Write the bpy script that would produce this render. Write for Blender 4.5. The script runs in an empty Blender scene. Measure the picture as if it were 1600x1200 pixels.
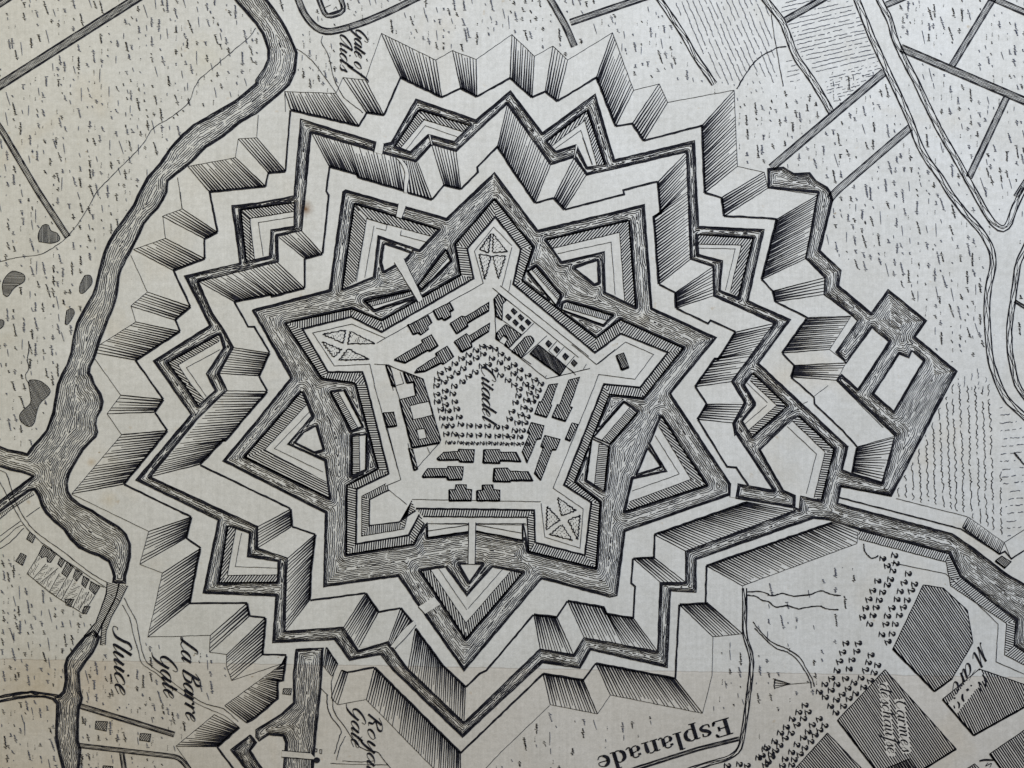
# Close-up of an old engraved plan of a star-shaped citadel, printed in black ink on laid paper.
import bpy, math, random
import numpy as np
from mathutils.geometry import tessellate_polygon
from mathutils import Vector
R_ = random.Random(7)
S = bpy.context.scene
COL = S.collection
K = 1.25e-4                     # metres per drawing unit (the sheet shown is 20 x 15 cm)

# ------------------------------------------------------------------ camera, light, exposure
cam = bpy.data.objects.new('camera', bpy.data.cameras.new('camera'))
COL.objects.link(cam); S.camera = cam
cam.data.sensor_width = 36.0; cam.data.lens = 50.0
DIST = 1600 * K * 50.0 / 36.0
cam.location = (0, 0, DIST); cam.rotation_euler = (0, 0, 0)
cam.data.clip_start = 0.01; cam.data.clip_end = 20
S.view_settings.view_transform = 'Standard'
S.view_settings.look = 'None'; S.view_settings.gamma = 1; S.view_settings.use_curve_mapping = False
S.view_settings.exposure = 0.0
try: S.cycles.filter_width = 1.45
except Exception: pass

w = bpy.data.worlds.new('World'); S.world = w; w.use_nodes = True
bg = w.node_tree.nodes['Background']; bg.inputs[0].default_value = (0.80, 0.86, 1.0, 1); bg.inputs[1].default_value = 0.13

def lamp(name, loc, target, size, power, col):
    d = bpy.data.lights.new(name, 'AREA'); d.shape = 'RECTANGLE'; d.size = size[0]; d.size_y = size[1]
    d.energy = power; d.color = col
    o = bpy.data.objects.new(name, d); COL.objects.link(o); o.location = loc
    o.rotation_euler = (Vector(target) - Vector(loc)).to_track_quat('-Z', 'Y').to_euler()
    return o
lamp('window_light', (0.13, 0.21, 0.25), (0.07, 0.07, 0), (0.26, 0.18), 1.20, (0.76, 0.855, 1.04))
lamp('room_light', (-0.30, 0.10, 0.34), (-0.05, 0.03, 0), (0.30, 0.30), 0.82, (1.0, 0.93, 0.71))

# ------------------------------------------------------------------ materials
def new_mat(name):
    m = bpy.data.materials.new(name); m.use_nodes = True
    nt = m.node_tree; b = nt.nodes['Principled BSDF']
    return m, nt, b
def paper_material():
    m, nt, b = new_mat('laid_paper'); N = nt.nodes; L = nt.links
    b.inputs['Roughness'].default_value = 0.85
    try: b.inputs['Specular IOR Level'].default_value = 0.15
    except Exception: pass
    geo = N.new('ShaderNodeNewGeometry')       # sheet coordinates (the sheet lies at the origin)
    def noise(scale, det=3, vec=None, rough=0.6, dist=0.0):
        n = N.new('ShaderNodeTexNoise'); n.inputs['Scale'].default_value = scale
        n.inputs['Detail'].default_value = det; n.inputs['Roughness'].default_value = rough
        n.inputs['Distortion'].default_value = dist
        L.new(vec or geo.outputs['Position'], n.inputs['Vector']); return n.outputs['Fac']
    def ramp(fac, a, c, p0=0.35, p1=0.65):
        r = N.new('ShaderNodeValToRGB'); r.color_ramp.elements[0].position = p0; r.color_ramp.elements[1].position = p1
        r.color_ramp.elements[0].color = a; r.color_ramp.elements[1].color = c
        L.new(fac, r.inputs[0]); return r.outputs['Color']
    def mul(c1, c2, f=1.0):
        x = N.new('ShaderNodeMixRGB'); x.blend_type = 'MULTIPLY'; x.inputs[0].default_value = f
        L.new(c1, x.inputs[1]); L.new(c2, x.inputs[2]); return x.outputs[0]
    def vscale(sx, sy, sz=1):
        mp = N.new('ShaderNodeMapping'); mp.inputs['Scale'].default_value = (sx, sy, sz)
        L.new(geo.outputs['Position'], mp.inputs[0]); return mp.outputs[0]
    base = ramp(noise(14, 5), (0.665, 0.635, 0.57, 1), (0.70, 0.68, 0.63, 1))
    base = mul(base, ramp(noise(70, 6, dist=0.6), (0.93, 0.925, 0.91, 1), (1.02, 1.02, 1.02, 1)))
    base = mul(base, ramp(noise(1000, 3), (0.93, 0.93, 0.925, 1), (1.04, 1.04, 1.04, 1)))
    base = mul(base, ramp(noise(3200, 2, rough=.8), (0.93, 0.93, 0.93, 1), (1.04, 1.04, 1.04, 1)))
    # laid lines: fine vertical and faint horizontal fibre streaks
    base = mul(base, ramp(noise(1, 3, vscale(1900, 55)), (0.955, 0.955, 0.95, 1), (1.02, 1.02, 1.02, 1)))
    base = mul(base, ramp(noise(1, 2, vscale(60, 900)), (0.975, 0.972, 0.965, 1), (1.01, 1.01, 1.01, 1)))
    # age toning, brown blotches and specks
    base = mul(base, ramp(noise(30, 3, dist=1.0), (1, 1, 1, 1), (0.95, 0.90, 0.82, 1), 0.58, 0.80))
    base = mul(base, ramp(noise(420, 2), (1, 1, 1, 1), (0.86, 0.78, 0.68, 1), 0.70, 0.80))
    base = mul(base, ramp(noise(800, 1), (1, 1, 1, 1), (0.62, 0.55, 0.46, 1), 0.775, 0.83))
    sep = N.new('ShaderNodeSeparateXYZ'); L.new(geo.outputs['Position'], sep.inputs[0])
    def math_(op, a, bb=None, cl=False):
        n = N.new('ShaderNodeMath'); n.operation = op; n.use_clamp = cl
        for i, v in enumerate((a, bb)):
            if v is None: continue
            if isinstance(v, (int, float)): n.inputs[i].default_value = v
            else: L.new(v, n.inputs[i])
        return n.outputs[0]
    def spot(px, py, rad, colr):              # a foxing spot of the paper, fixed to the sheet
        vm = N.new('ShaderNodeVectorMath'); vm.operation = 'DISTANCE'
        L.new(geo.outputs['Position'], vm.inputs[0]); vm.inputs[1].default_value = ((px-800)*K, (600-py)*K, 0)
        d = math_('ADD', vm.outputs['Value'], math_('MULTIPLY', noise(900, 2), rad*K*0.9))
        return ramp(math_('DIVIDE', d, rad*K*2.0), colr, (1, 1, 1, 1), 0.2, 0.85)
    for a in ((477, 326, 12, (0.36, 0.22, 0.13, 1)), (143, 722, 7, (0.86, 0.76, 0.64, 1)), (170, 780, 14, (0.92, 0.86, 0.76, 1)),
              (60, 1075, 60, (0.90, 0.84, 0.74, 1)), (150, 1060, 50, (0.93, 0.87, 0.80, 1)), (700, 700, 30, (0.97, 0.95, 0.90, 1)),
              (1005, 500, 12, (0.96, 0.93, 0.88, 1)), (320, 90, 40, (0.97, 0.95, 0.88, 1))):
        base = mul(base, spot(*a))
    # fold across the sheet near its lower edge: below it the paper has toned a little
    fold = math_('ADD', math_('MULTIPLY', sep.outputs['X'], -0.018), (600-1045)*K)
    dy = math_('SUBTRACT', sep.outputs['Y'], fold)
    dyn = math_('ADD', dy, math_('MULTIPLY', math_('SUBTRACT', noise(250, 3), 0.5), 0.0006))
    below = math_('MULTIPLY', math_('ADD', math_('DIVIDE', dyn, -0.0004), 0.5), 1.0, True)
    base = mul(base, ramp(below, (1, 1, 1, 1), (0.935, 0.895, 0.85, 1), 0.0, 1.0))
    crease = math_('SUBTRACT', 1.0, math_('DIVIDE', math_('ABSOLUTE', dyn), 0.00022), True)
    base = mul(base, ramp(crease, (1, 1, 1, 1), (0.86, 0.82, 0.79, 1), 0.0, 1.0))
    # base colour browner toward the left-hand side of the sheet
    tone = math_('ADD', math_('DIVIDE', sep.outputs['X'], -0.22), math_('SUBTRACT', noise(10, 3), 0.52), False)
    base = mul(base, ramp(tone, (1, 1, 1, 1), (0.95, 0.925, 0.86, 1), 0.0, 0.5))
    L.new(base, b.inputs['Base Color'])
    bmp = N.new('ShaderNodeBump'); bmp.inputs['Strength'].default_value = 0.35; bmp.inputs['Distance'].default_value = 0.0001
    h = math_('ADD', noise(1500, 4), math_('MULTIPLY', noise(60, 3), 4.0))
    h = math_('ADD', h, math_('MULTIPLY', crease, -1.3))
    L.new(h, bmp.inputs['Height']); L.new(bmp.outputs[0], b.inputs['Normal'])
    return m
def ink_material(name, c0, c1):
    m, nt, b = new_mat(name); N = nt.nodes; L = nt.links
    geo = N.new('ShaderNodeNewGeometry')
    n = N.new('ShaderNodeTexNoise'); n.inputs['Scale'].default_value = 1400; n.inputs['Detail'].default_value = 3
    L.new(geo.outputs['Position'], n.inputs['Vector'])
    r = N.new('ShaderNodeValToRGB'); r.color_ramp.elements[0].position = .42; r.color_ramp.elements[1].position = .72
    r.color_ramp.elements[0].color = (*c0, 1); r.color_ramp.elements[1].color = (*c1, 1)
    L.new(n.outputs['Fac'], r.inputs[0]); L.new(r.outputs[0], b.inputs['Base Color'])
    b.inputs['Roughness'].default_value = 0.75
    try: b.inputs['Specular IOR Level'].default_value = 0.1
    except Exception: pass
    return m
PAPER = paper_material()
INK = ink_material('black_ink', (0.006, 0.006, 0.009), (0.026, 0.025, 0.032))
GREY = ink_material('worn_ink', (0.05, 0.055, 0.08), (0.15, 0.155, 0.18))

# ------------------------------------------------------------------ coordinates of the drawing
FR = {'A': (1060, 480, 5), 'B': (1060, 660, 5), 'C': (600, 460, 10), 'D': (760, 440, 10), 'E': (760, 540, 8), 'F': (660, 540, 8),
      'G': (240, 1100, 8), 'H': (1180, 1000, 6), 'M': (640, 800, 7.27), 'N': (0, 800, 6.667), 'Z': (0, 0, 1), 'W': (600, 560, 8.57),
      'Q': (660, 690, 7.27), 'T': (1460, 990, 8.57), 'U': (500, 1080, 10)}
def P(s, cur=None):
    """'@21 10,20 30,40 @A 5,6' -> sheet coordinates; digits name a column and row of the survey grid"""
    out = []; ox, oy, k = 0, 0, 1
    for t in s.split():
        if t[0] == '@':
            t = t[1:]
            if t in FR: ox, oy, k = FR[t]
            else: ox, oy, k = int(t[0])*400, int(t[1])*300, 4
        else:
            x, y = t.split(','); out.append((ox+float(x)/k, oy+float(y)/k))
    return out
def XY(p): return ((p[0]-800)*K, (600-p[1])*K)

# ------------------------------------------------------------------ mesh accumulation
Z0 = 2.0e-5; ZI = 1.1e-4; zpatch = [0]
class Ink:
    def __init__(s): s.v = []; s.f = []; s.m = []; s.dz = 0.0
    def poly(s, rings, z=None, mi=0):
        if z is None:
            zpatch[0] += 1; z = Z0 + zpatch[0]*2.5e-7
        tri = tessellate_polygon([[Vector((x, y, 0)) for x, y in r] for r in rings])
        b = len(s.v)
        for r in rings:
            for p in r: s.v.append((*XY(p), z))
        for t in tri: s.f.append(tuple(b+i for i in t)); s.m.append(mi)
    def strip(s, pts, ws, mi=1):
        n = len(pts)
        if n < 2: return
        a = np.asarray(pts, float); d = np.diff(a, axis=0); l = np.hypot(d[:, 0], d[:, 1]); l[l < 1e-6] = 1e-6
        d /= l[:, None]; nn = np.stack([-d[:, 1], d[:, 0]], 1)
        vn = np.empty_like(a); vn[0] = nn[0]; vn[-1] = nn[-1]
        if n > 2:
            m_ = nn[:-1]+nn[1:]; q = (m_**2).sum(1); q[q < 0.5] = 0.5
            vn[1:-1] = 2*m_/q[:, None]
        ws = np.broadcast_to(np.asarray(ws, float), (n,))[:, None]*0.5
        A = a+vn*ws; B = a-vn*ws; b = len(s.v); z = ZI+s.dz
        for i in range(n):
            s.v.append((*XY(A[i]), z)); s.v.append((*XY(B[i]), z))
        for i in range(n-1):
            s.f.append((b+2*i, b+2*i+1, b+2*i+3, b+2*i+2)); s.m.append(mi)
    def line(s, pts, w=0.8, jit=0.3, close=False, mi=1, step=7.0, wj=0.18, taper=None):
        if close: pts = list(pts)+[pts[0]]
        out = []; 
        for i in range(len(pts)-1):
            (x0, y0), (x1, y1) = pts[i], pts[i+1]; L = math.hypot(x1-x0, y1-y0)
            n = max(1, int(L/step)); nx, ny = -(y1-y0)/(L+1e-9), (x1-x0)/(L+1e-9)
            for k in range(n):
                t = k/n; j = R_.uniform(-jit, jit) if k else R_.uniform(-jit, jit)*0.5
                out.append((x0+(x1-x0)*t+nx*j, y0+(y1-y0)*t+ny*j))
        out.append(pts[-1])
        ww = [w*(1+R_.uniform(-wj, wj)) for _ in out]
        if taper is not None:
            m_ = len(out)-1
            ww = [q*(taper[0]+(taper[1]-taper[0])*i/m_) for i, q in enumerate(ww)]
        s.strip(out, ww, mi)
    def build(s, name, parent=None, mats=None, label=None, kind=None):
        if not s.f: return None
        me = bpy.data.meshes.new(name); me.from_pydata(s.v, [], s.f)
        for m_ in (mats or (PAPER, INK, GREY)): me.materials.append(m_)
        me.polygons.foreach_set('material_index', s.m); me.update()
        o = bpy.data.objects.new(name, me); COL.objects.link(o)
        if parent: o.parent = parent
        if label: o['label'] = label
        if kind: o['kind'] = kind
        return o

# ------------------------------------------------------------------ the sheet
sheet = bpy.data.objects.new('map_sheet', None); COL.objects.link(sheet)
sheet['label'] = 'old engraved plan of a star-shaped citadel, printed in black ink on toned paper'
sheet['category'] = 'map'
pm = Ink(); X0, Y0, X1, Y1 = -620, -480, 2220, 1680
nx, ny = 70, 54
for zz in (0.0, -1.6e-4):
    for j in range(ny+1):
        for i in range(nx+1):
            pm.v.append((*XY((X0+(X1-X0)*i/nx, Y0+(Y1-Y0)*j/ny)), zz))
q = (nx+1)*(ny+1)
for j in range(ny):
    for i in range(nx):
        a = j*(nx+1)+i
        pm.f.append((a, a+nx+1, a+nx+2, a+1)); pm.f.append((q+a, q+a+1, q+a+nx+2, q+a+nx+1)); pm.m += [0, 0]
rim = [i for i in range(nx+1)]+[j*(nx+1)+nx for j in range(1, ny+1)]+[ny*(nx+1)+i for i in range(nx-1, -1, -1)]+[j*(nx+1) for j in range(ny-1, 0, -1)]
for i in range(len(rim)):
    a, b_ = rim[i], rim[(i+1) % len(rim)]; pm.f.append((a, b_, q+b_, q+a)); pm.m.append(0)
pm.build('paper', sheet)
# the table the sheet lies on (outside the picture, seen only from another place)
WOOD, nt_, b_w = new_mat('table_wood'); b_w.inputs['Base Color'].default_value = (0.16, 0.09, 0.05, 1); b_w.inputs['Roughness'].default_value = 0.5
tn = nt_.nodes.new('ShaderNodeTexNoise'); tm = nt_.nodes.new('ShaderNodeMapping'); tg = nt_.nodes.new('ShaderNodeNewGeometry'); tr_ = nt_.nodes.new('ShaderNodeValToRGB')
tm.inputs['Scale'].default_value = (6, 90, 6); tn.inputs['Scale'].default_value = 2.0; tn.inputs['Detail'].default_value = 5
nt_.links.new(tg.outputs['Position'], tm.inputs[0]); nt_.links.new(tm.outputs[0], tn.inputs['Vector']); nt_.links.new(tn.outputs['Fac'], tr_.inputs[0])
tr_.color_ramp.elements[0].color = (0.10, 0.055, 0.03, 1); tr_.color_ramp.elements[1].color = (0.22, 0.13, 0.075, 1); nt_.links.new(tr_.outputs[0], b_w.inputs['Base Color'])
tv = [(x, y, z) for z in (-0.02, -1.7e-4) for x, y in ((-.6, -.45), (.6, -.45), (.6, .45), (-.6, .45))]
tme = bpy.data.meshes.new('table_top'); tme.from_pydata(tv, [], [(3, 2, 1, 0), (4, 5, 6, 7), (0, 1, 5, 4), (1, 2, 6, 5), (2, 3, 7, 6), (3, 0, 4, 7)]); tme.materials.append(WOOD)
tbl = bpy.data.objects.new('table_top', tme); COL.objects.link(tbl); tbl['kind'] = 'structure'; tbl['label'] = 'brown wooden table top under the sheet'

def group_part(name, label=None):
    o = bpy.data.objects.new(name, None); COL.objects.link(o); o.parent = sheet
    if label: o['label'] = label
    return o

# ------------------------------------------------------------------ raster of what is taken (keeps the grass marks off the drawing)
GX, GY = -60, -60; GW, GH = 1720, 1320
TAKEN = np.zeros((GH, GW), bool)
YY, XX = np.mgrid[0:GH, 0:GW]; XX = XX+GX; YY = YY+GY
def inside(rings, xs=None, ys=None):
    xs = XX if xs is None else xs; ys = YY if ys is None else ys
    m = np.zeros(xs.shape, bool)
    for r in rings:
        n = len(r)
        for i in range(n):
            x0, y0 = r[i]; x1, y1 = r[(i+1) % n]
            if y0 == y1: continue
            lo, hi = min(y0, y1), max(y0, y1)
            a = max(0, int(lo-ys[0, 0])-1); b = min(ys.shape[0], int(hi-ys[0, 0])+3)
            if b <= a: continue
            yy = ys[a:b]; c = (yy >= lo) & (yy < hi) & (xs[a:b] < x0+(yy-y0)*(x1-x0)/(y1-y0))
            m[a:b] ^= c
    return m
def take(pts, grow=0):
    xs = [p[0] for p in pts]; ys = [p[1] for p in pts]
    x0 = max(0, int(min(xs)-GX)-2); x1 = min(GW, int(max(xs)-GX)+3); y0 = max(0, int(min(ys)-GY)-2); y1 = min(GH, int(max(ys)-GY)+3)
    if x1 <= x0 or y1 <= y0: return
    TAKEN[y0:y1, x0:x1] |= inside([pts], XX[y0:y1, x0:x1], YY[y0:y1, x0:x1])

def smooth_noise(shape, cell, seed):
    rs = np.random.RandomState(seed); h, w_ = shape
    g = rs.rand(h//cell+3, w_//cell+3)
    y = np.arange(h)/cell; x = np.arange(w_)/cell; yi = y.astype(int); xi = x.astype(int)
    fy = y-yi; fx = x-xi; fy = fy*fy*(3-2*fy); fx = fx*fx*(3-2*fx)
    a = g[yi][:, xi]; b = g[yi][:, xi+1]; c = g[yi+1][:, xi]; d = g[yi+1][:, xi+1]
    return (a*(1-fx)+b*fx)*(1-fy)[:, None]+(c*(1-fx)+d*fx)*fy[:, None]-0.5

def contours(F, lev):
    """marching squares, chained into polylines (grid coordinates)"""
    s = F > lev; h, w_ = F.shape
    code = s[:-1, :-1]*1+s[:-1, 1:]*2+s[1:, 1:]*4+s[1:, :-1]*8
    js, is_ = np.nonzero((code > 0) & (code < 15))
    T = {1: [(3, 0)], 2: [(0, 1)], 3: [(3, 1)], 4: [(1, 2)], 5: [(3, 2), (1, 0)], 6: [(0, 2)], 7: [(3, 2)], 8: [(2, 3)], 9: [(2, 0)],
         10: [(0, 3), (2, 1)], 11: [(2, 1)], 12: [(1, 3)], 13: [(1, 0)], 14: [(0, 3)]}
    nxt = {}; prv = set()
    for j, i in zip(js.tolist(), is_.tolist()):
        for a, b in T[int(code[j, i])]:
            def key(e):
                return (0, j, i) if e == 0 else (1, j, i+1) if e == 1 else (0, j+1, i) if e == 2 else (1, j, i)
            ka, kb = key(a), key(b); nxt[ka] = kb; prv.add(kb)
    def pos(k):
        t, j, i = k
        if t == 0:
            a, b = F[j, i], F[j, i+1]; return (i+(lev-a)/(b-a+1e-12), j)
        a, b = F[j, i], F[j+1, i]; return (i, j+(lev-a)/(b-a+1e-12))
    used = set(); out = []
    for st in [k for k in nxt if k not in prv]+list(nxt):
        if st in used: continue
        ch = [pos(st)]; used.add(st); k = nxt.get(st)
        while k is not None and k not in used:
            ch.append(pos(k)); used.add(k); k = nxt.get(k)
        if k is not None: ch.append(pos(k))
        if len(ch) > 3: out.append(ch)
    return out

seed_ = [11]
def water(name, rings, label=None, parent=None, bank=1.9, step=2.25, islands_taken=False, open_=None, maxd=60, dens=1.0, patch=True):
    """water of the engraving: a bold bank and finer and finer ripple lines that follow it"""
    ink = Ink()
    if patch: ink.poly(rings)
    xs = [p[0] for r in rings for p in r]; ys = [p[1] for r in rings for p in r]
    x0 = max(0, int(min(xs)-GX)-3); x1 = min(GW, int(max(xs)-GX)+4); y0 = max(0, int(min(ys)-GY)-3); y1 = min(GH, int(max(ys)-GY)+4)
    xx = XX[y0:y1, x0:x1].astype(float); yy = YY[y0:y1, x0:x1].astype(float)
    ins = inside(rings, xx, yy); D = np.full(xx.shape, float(maxd))
    for r in rings:
        for i in range(len(r)):
            ax, ay = r[i]; bx, by = r[(i+1) % len(r)]
            a0 = max(0, int(min(ax, bx)-maxd-xx[0, 0])); a1 = min(xx.shape[1], int(max(ax, bx)+maxd-xx[0, 0])+1)
            b0 = max(0, int(min(ay, by)-maxd-yy[0, 0])); b1 = min(xx.shape[0], int(max(ay, by)+maxd-yy[0, 0])+1)
            if a1 <= a0 or b1 <= b0: continue
            X = xx[b0:b1, a0:a1]; Y = yy[b0:b1, a0:a1]; dx, dy = bx-ax, by-ay; L2 = dx*dx+dy*dy+1e-9
            t = np.clip(((X-ax)*dx+(Y-ay)*dy)/L2, 0, 1)
            d = np.hypot(X-ax-t*dx, Y-ay-t*dy); D[b0:b1, a0:a1] = np.minimum(D[b0:b1, a0:a1], d)
    seed_[0] += 3; sh = D.shape
    D = np.where(ins, D, -D)
    amp = np.clip(D/6.0, 0.12, 1.0)
    Dn = D+amp*(1.4*smooth_noise(sh, 8, seed_[0])+1.15*smooth_noise(sh, 3, seed_[0]+1)+3.6*smooth_noise(sh, 26, seed_[0]+2))
    lev = 1.7; k = 0
    while lev < maxd-2:
        cs = contours(Dn, lev)
        if not cs: break
        for c in cs:
            pts = [(x+xx[0, 0], y+yy[0, 0]) for x, y in c[::2]]
            gap = 0.0 if k < 2 else 0.14 if k < 4 else 0.27
            wd = (1.35, 1.1, 0.95, 0.85, 0.78)[min(k, 4)]*dens
            i = R_.randint(0, 3)
            while i < len(pts)-1:
                ln = R_.randint(7, 34) if k > 1 else R_.randint(20, 60)
                seg = pts[i:i+ln+1]
                if len(seg) > 2:
                    n = len(seg); g = R_.uniform(.75, 1.25)
                    ink.strip(seg, [wd*g*(0.55+0.9*math.sin(math.pi*(0.12+0.76*q/(n-1))))*R_.uniform(.85, 1.15) for q in range(n)], 1)
                i += ln+(0 if gap == 0 else R_.randint(1, 2) if R_.random() < gap*3 else 0)
        lev += (1.75 if k == 0 else step*R_.uniform(.92, 1.1)); k += 1
    for r in rings:
        ink.line(r, bank, jit=0.35, close=True)
        take(r)
    if open_: pass
    return ink.build(name, parent or sheet, label=label)

# ------------------------------------------------------------------ engraved shading
def lerp(a, b, t): return (a[0]+(b[0]-a[0])*t, a[1]+(b[1]-a[1])*t)
def along(pl, t):
    L = [math.hypot(pl[i+1][0]-pl[i][0], pl[i+1][1]-pl[i][1]) for i in range(len(pl)-1)]; s = sum(L)*t
    for i, l in enumerate(L):
        if s <= l or i == len(L)-1: return lerp(pl[i], pl[i+1], s/(l+1e-9))
        s -= l
def plen(pl): return sum(math.hypot(pl[i+1][0]-pl[i][0], pl[i+1][1]-pl[i][1]) for i in range(len(pl)-1))
def facet(o, i, hatch, crest=3.0, name='glacis_facet', parent=None, sp=3.6, dark=1.0, outer=True, ridge0=True, ridge1=True, label=None, short=0.35):
    o = P(o); i = P(i); ink = Ink()
    ink.poly([o+i[::-1]]); take(o+i[::-1])
    if hatch:
        # spacing measured square to the lines
        m0 = lerp(o[0], i[0], .5); m1 = lerp(o[-1], i[-1], .5)
        dx, dy = i[0][0]-o[0][0]+i[-1][0]-o[-1][0], i[0][1]-o[0][1]+i[-1][1]-o[-1][1]; dl = math.hypot(dx, dy)+1e-9
        wid = abs((m1[0]-m0[0])*dy-(m1[1]-m0[1])*dx)/dl
        n = max(3, int(wid/sp)); end0 = R_.random() < 0.5
        for k in range(1, n):
            t = k/n+R_.uniform(-.12, .12)/n
            a = along(i, t); b = along(o, t)
            f = 0.04+R_.random()*0.22 if R_.random() < 0.25 else 0.0
            edge = min(k, n-k)
            if edge <= 2: f = 0.0
            b = lerp(b, a, f*short/0.35)
            wt = dark*(1.0+0.22*(edge <= 2)+R_.uniform(-.12, .12))
            L = math.hypot(a[0]-b[0], a[1]-b[1]); m_ = max(3, int(L/9)); pts = []; ws = []
            for q in range(m_+1):
                u = q/m_; p = lerp(a, b, u); j = R_.uniform(-.22, .22)
                pts.append((p[0]+j, p[1]+j)); ws.append(wt*(1.75*(1-u)**1.25+0.85)*R_.uniform(.9, 1.1))
            ink.strip(pts, ws, 1)
    rw = 1.5 if hatch else 0.9
    if ridge0: ink.line([i[0], o[0]], rw, taper=(1.25, .75))
    if ridge1: ink.line([i[-1], o[-1]], rw, taper=(1.25, .75))
    if outer: ink.line(o, 0.75)
    if crest: ink.line(i, crest*(1.25 if hatch else 1.0), jit=.4)
    return ink.build(name, parent or sheet, label=label)
def band_ink(ink, out, inn, sp=3.0, w=1.4, edges=(1.6, 1.5), patch=True, skew=14.0, ang=None):
    if patch: ink.poly([out+inn[::-1]])
    take(out+inn[::-1])
    for s in range(len(out)-1):
        a0, a1, b0, b1 = out[s], out[s+1], inn[s], inn[s+1]
        if ang is not None: th = ang
        else: th = math.degrees(math.atan2(a1[1]-a0[1], a1[0]-a0[0]))+90+skew
        hatch_poly(ink, [[a0, a1, b1, b0]], th, sp, w)
    if edges[0]: ink.line(out, edges[0])
    if edges[1]: ink.line(inn, edges[1])
def band(name, out, inn, parent=None, label=None, **k):
    ink = Ink(); band_ink(ink, P(out), P(inn), **k); return ink.build(name, parent or sheet, label=label)

def hatch_poly(ink, rings, ang, sp, w, mi=1, wj=.12, gapz=None):
    """parallel engraved lines clipped to a polygon (with holes)"""
    c, s = math.cos(math.radians(ang)), math.sin(math.radians(ang))
    rr = [[(x*c+y*s, -x*s+y*c) for x, y in r] for r in rings]
    lo = min(p[1] for r in rr for p in r); hi = max(p[1] for r in rr for p in r); y = lo+sp*.5
    while y < hi:
        xs = []
        for r in rr:
            for i in range(len(r)):
                (x0, y0), (x1, y1) = r[i], r[(i+1) % len(r)]
                if (y0 <= y) != (y1 <= y): xs.append(x0+(y-y0)*(x1-x0)/(y1-y0))
        xs.sort()
        for k in range(0, len(xs)-1, 2):
            a, b = xs[k], xs[k+1]
            if b-a < 0.8: continue
            m_ = max(1, int((b-a)/14)); pts = []
            for q in range(m_+1):
                u = a+(b-a)*q/m_; v = y+R_.uniform(-.13, .13)*sp*.5; pts.append((u*c-v*s, u*s+v*c))
            if gapz:                     # leave room for the lettering
                seg = []
                for q in range(int((b-a)/2.0)+1):
                    u = a+min(q*2.0, b-a); p = (u*c-y*s, u*s+y*c)
                    if gapz(p):
                        if len(seg) > 1: ink.strip(seg, w*R_.uniform(.9, 1.1), mi)
                        seg = []
                    else: seg.append(p)
                if len(seg) > 1: ink.strip(seg, w*R_.uniform(.9, 1.1), mi)
            else:
                ink.strip(pts, [w*(1+R_.uniform(-wj, wj)) for _ in pts], mi)
        y += sp*R_.uniform(.93, 1.07)
def block(name, s, holes=(), ang=62, sp=3.3, w=2.05, edge=1.5, parent=None, label=None, gapz=None, shade=True):
    pts = P(s); ink = Ink(); hs = [P(h) for h in holes]
    ink.poly([pts]+hs); take(pts); hatch_poly(ink, [pts]+hs, ang, sp, w, gapz=gapz)
    ink.line(pts, edge, close=True)
    for h in hs: ink.line(h, edge*.8, close=True)
    if shade:   # heavier edge on the sides turned down and to the left, as the engraver lit it
        n = len(pts); area = sum(pts[i][0]*pts[(i+1) % n][1]-pts[(i+1) % n][0]*pts[i][1] for i in range(n))
        for i in range(n):
            a, b = pts[i], pts[(i+1) % n]; nx, ny = (b[1]-a[1]), -(b[0]-a[0])
            if area < 0: nx, ny = -nx, -ny
            if -0.6*nx+1.0*ny > 0.45*math.hypot(nx, ny): ink.line([a, b], edge*2.1)
    return ink.build(name, parent or sheet, label=label)
def ditch(s, wd=8, name='ditch', style='grey', parent=None, label=None):
    c = P(s); ink = Ink(); a = np.array(c)
    # resample
    pts = []
    for i in range(len(c)-1):
        n = max(1, int(math.hypot(c[i+1][0]-c[i][0], c[i+1][1]-c[i][1])/7))
        for k in range(n): pts.append(lerp(c[i], c[i+1], k/n))
    pts.append(c[-1]); a = np.array(pts)
    for _ in range(2 if len(c) > 2 else 0): a[1:-1] = (a[:-2]+2*a[1:-1]+a[2:])/4
    d = np.gradient(a, axis=0); d /= np.hypot(d[:, 0], d[:, 1])[:, None]+1e-9; nrm = np.stack([-d[:, 1], d[:, 0]], 1)
    L_ = a+nrm*wd/2; R2 = a-nrm*wd/2
    ink.poly([[tuple(p) for p in L_]+[tuple(p) for p in R2[::-1]]])
    G_ = a+nrm*(wd/2+1.5); H_ = a-nrm*(wd/2+1.5); take([tuple(p) for p in G_]+[tuple(p) for p in H_[::-1]])
    if style == 'grey':
        n = max(3, int(wd/1.7))
        for k in range(1, n):
            o_ = (k/n-.5)*wd; ph = R_.random()*6
            ink.strip([tuple(a[i]+nrm[i]*(o_+R_.uniform(-.22, .22))) for i in range(len(a))], [R_.uniform(.6, 1.25) for _ in a], 1)
        for e in (L_, R2): ink.strip([tuple(p) for p in e], [2.0*R_.uniform(.8, 1.25) for _ in e], 1)
    else:
        for e, q in ((L_, 1), (R2, -1)):
            ink.strip([tuple(p+np.array([R_.uniform(-.3, .3), R_.uniform(-.3, .3)])) for p in e], [2.0*R_.uniform(.7, 1.3) for _ in e], 1)
        for k in range(3):
            ph = R_.random()*6; am = wd*.25; b0 = (k-1)*wd*.2
            ink.strip([tuple(a[i]+nrm[i]*(b0+am*math.sin(ph+i*.75))) for i in range(len(a))], [R_.uniform(.6, 1.1) for _ in a], 1)
    return ink.build(name, parent or sheet, label=label)
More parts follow.
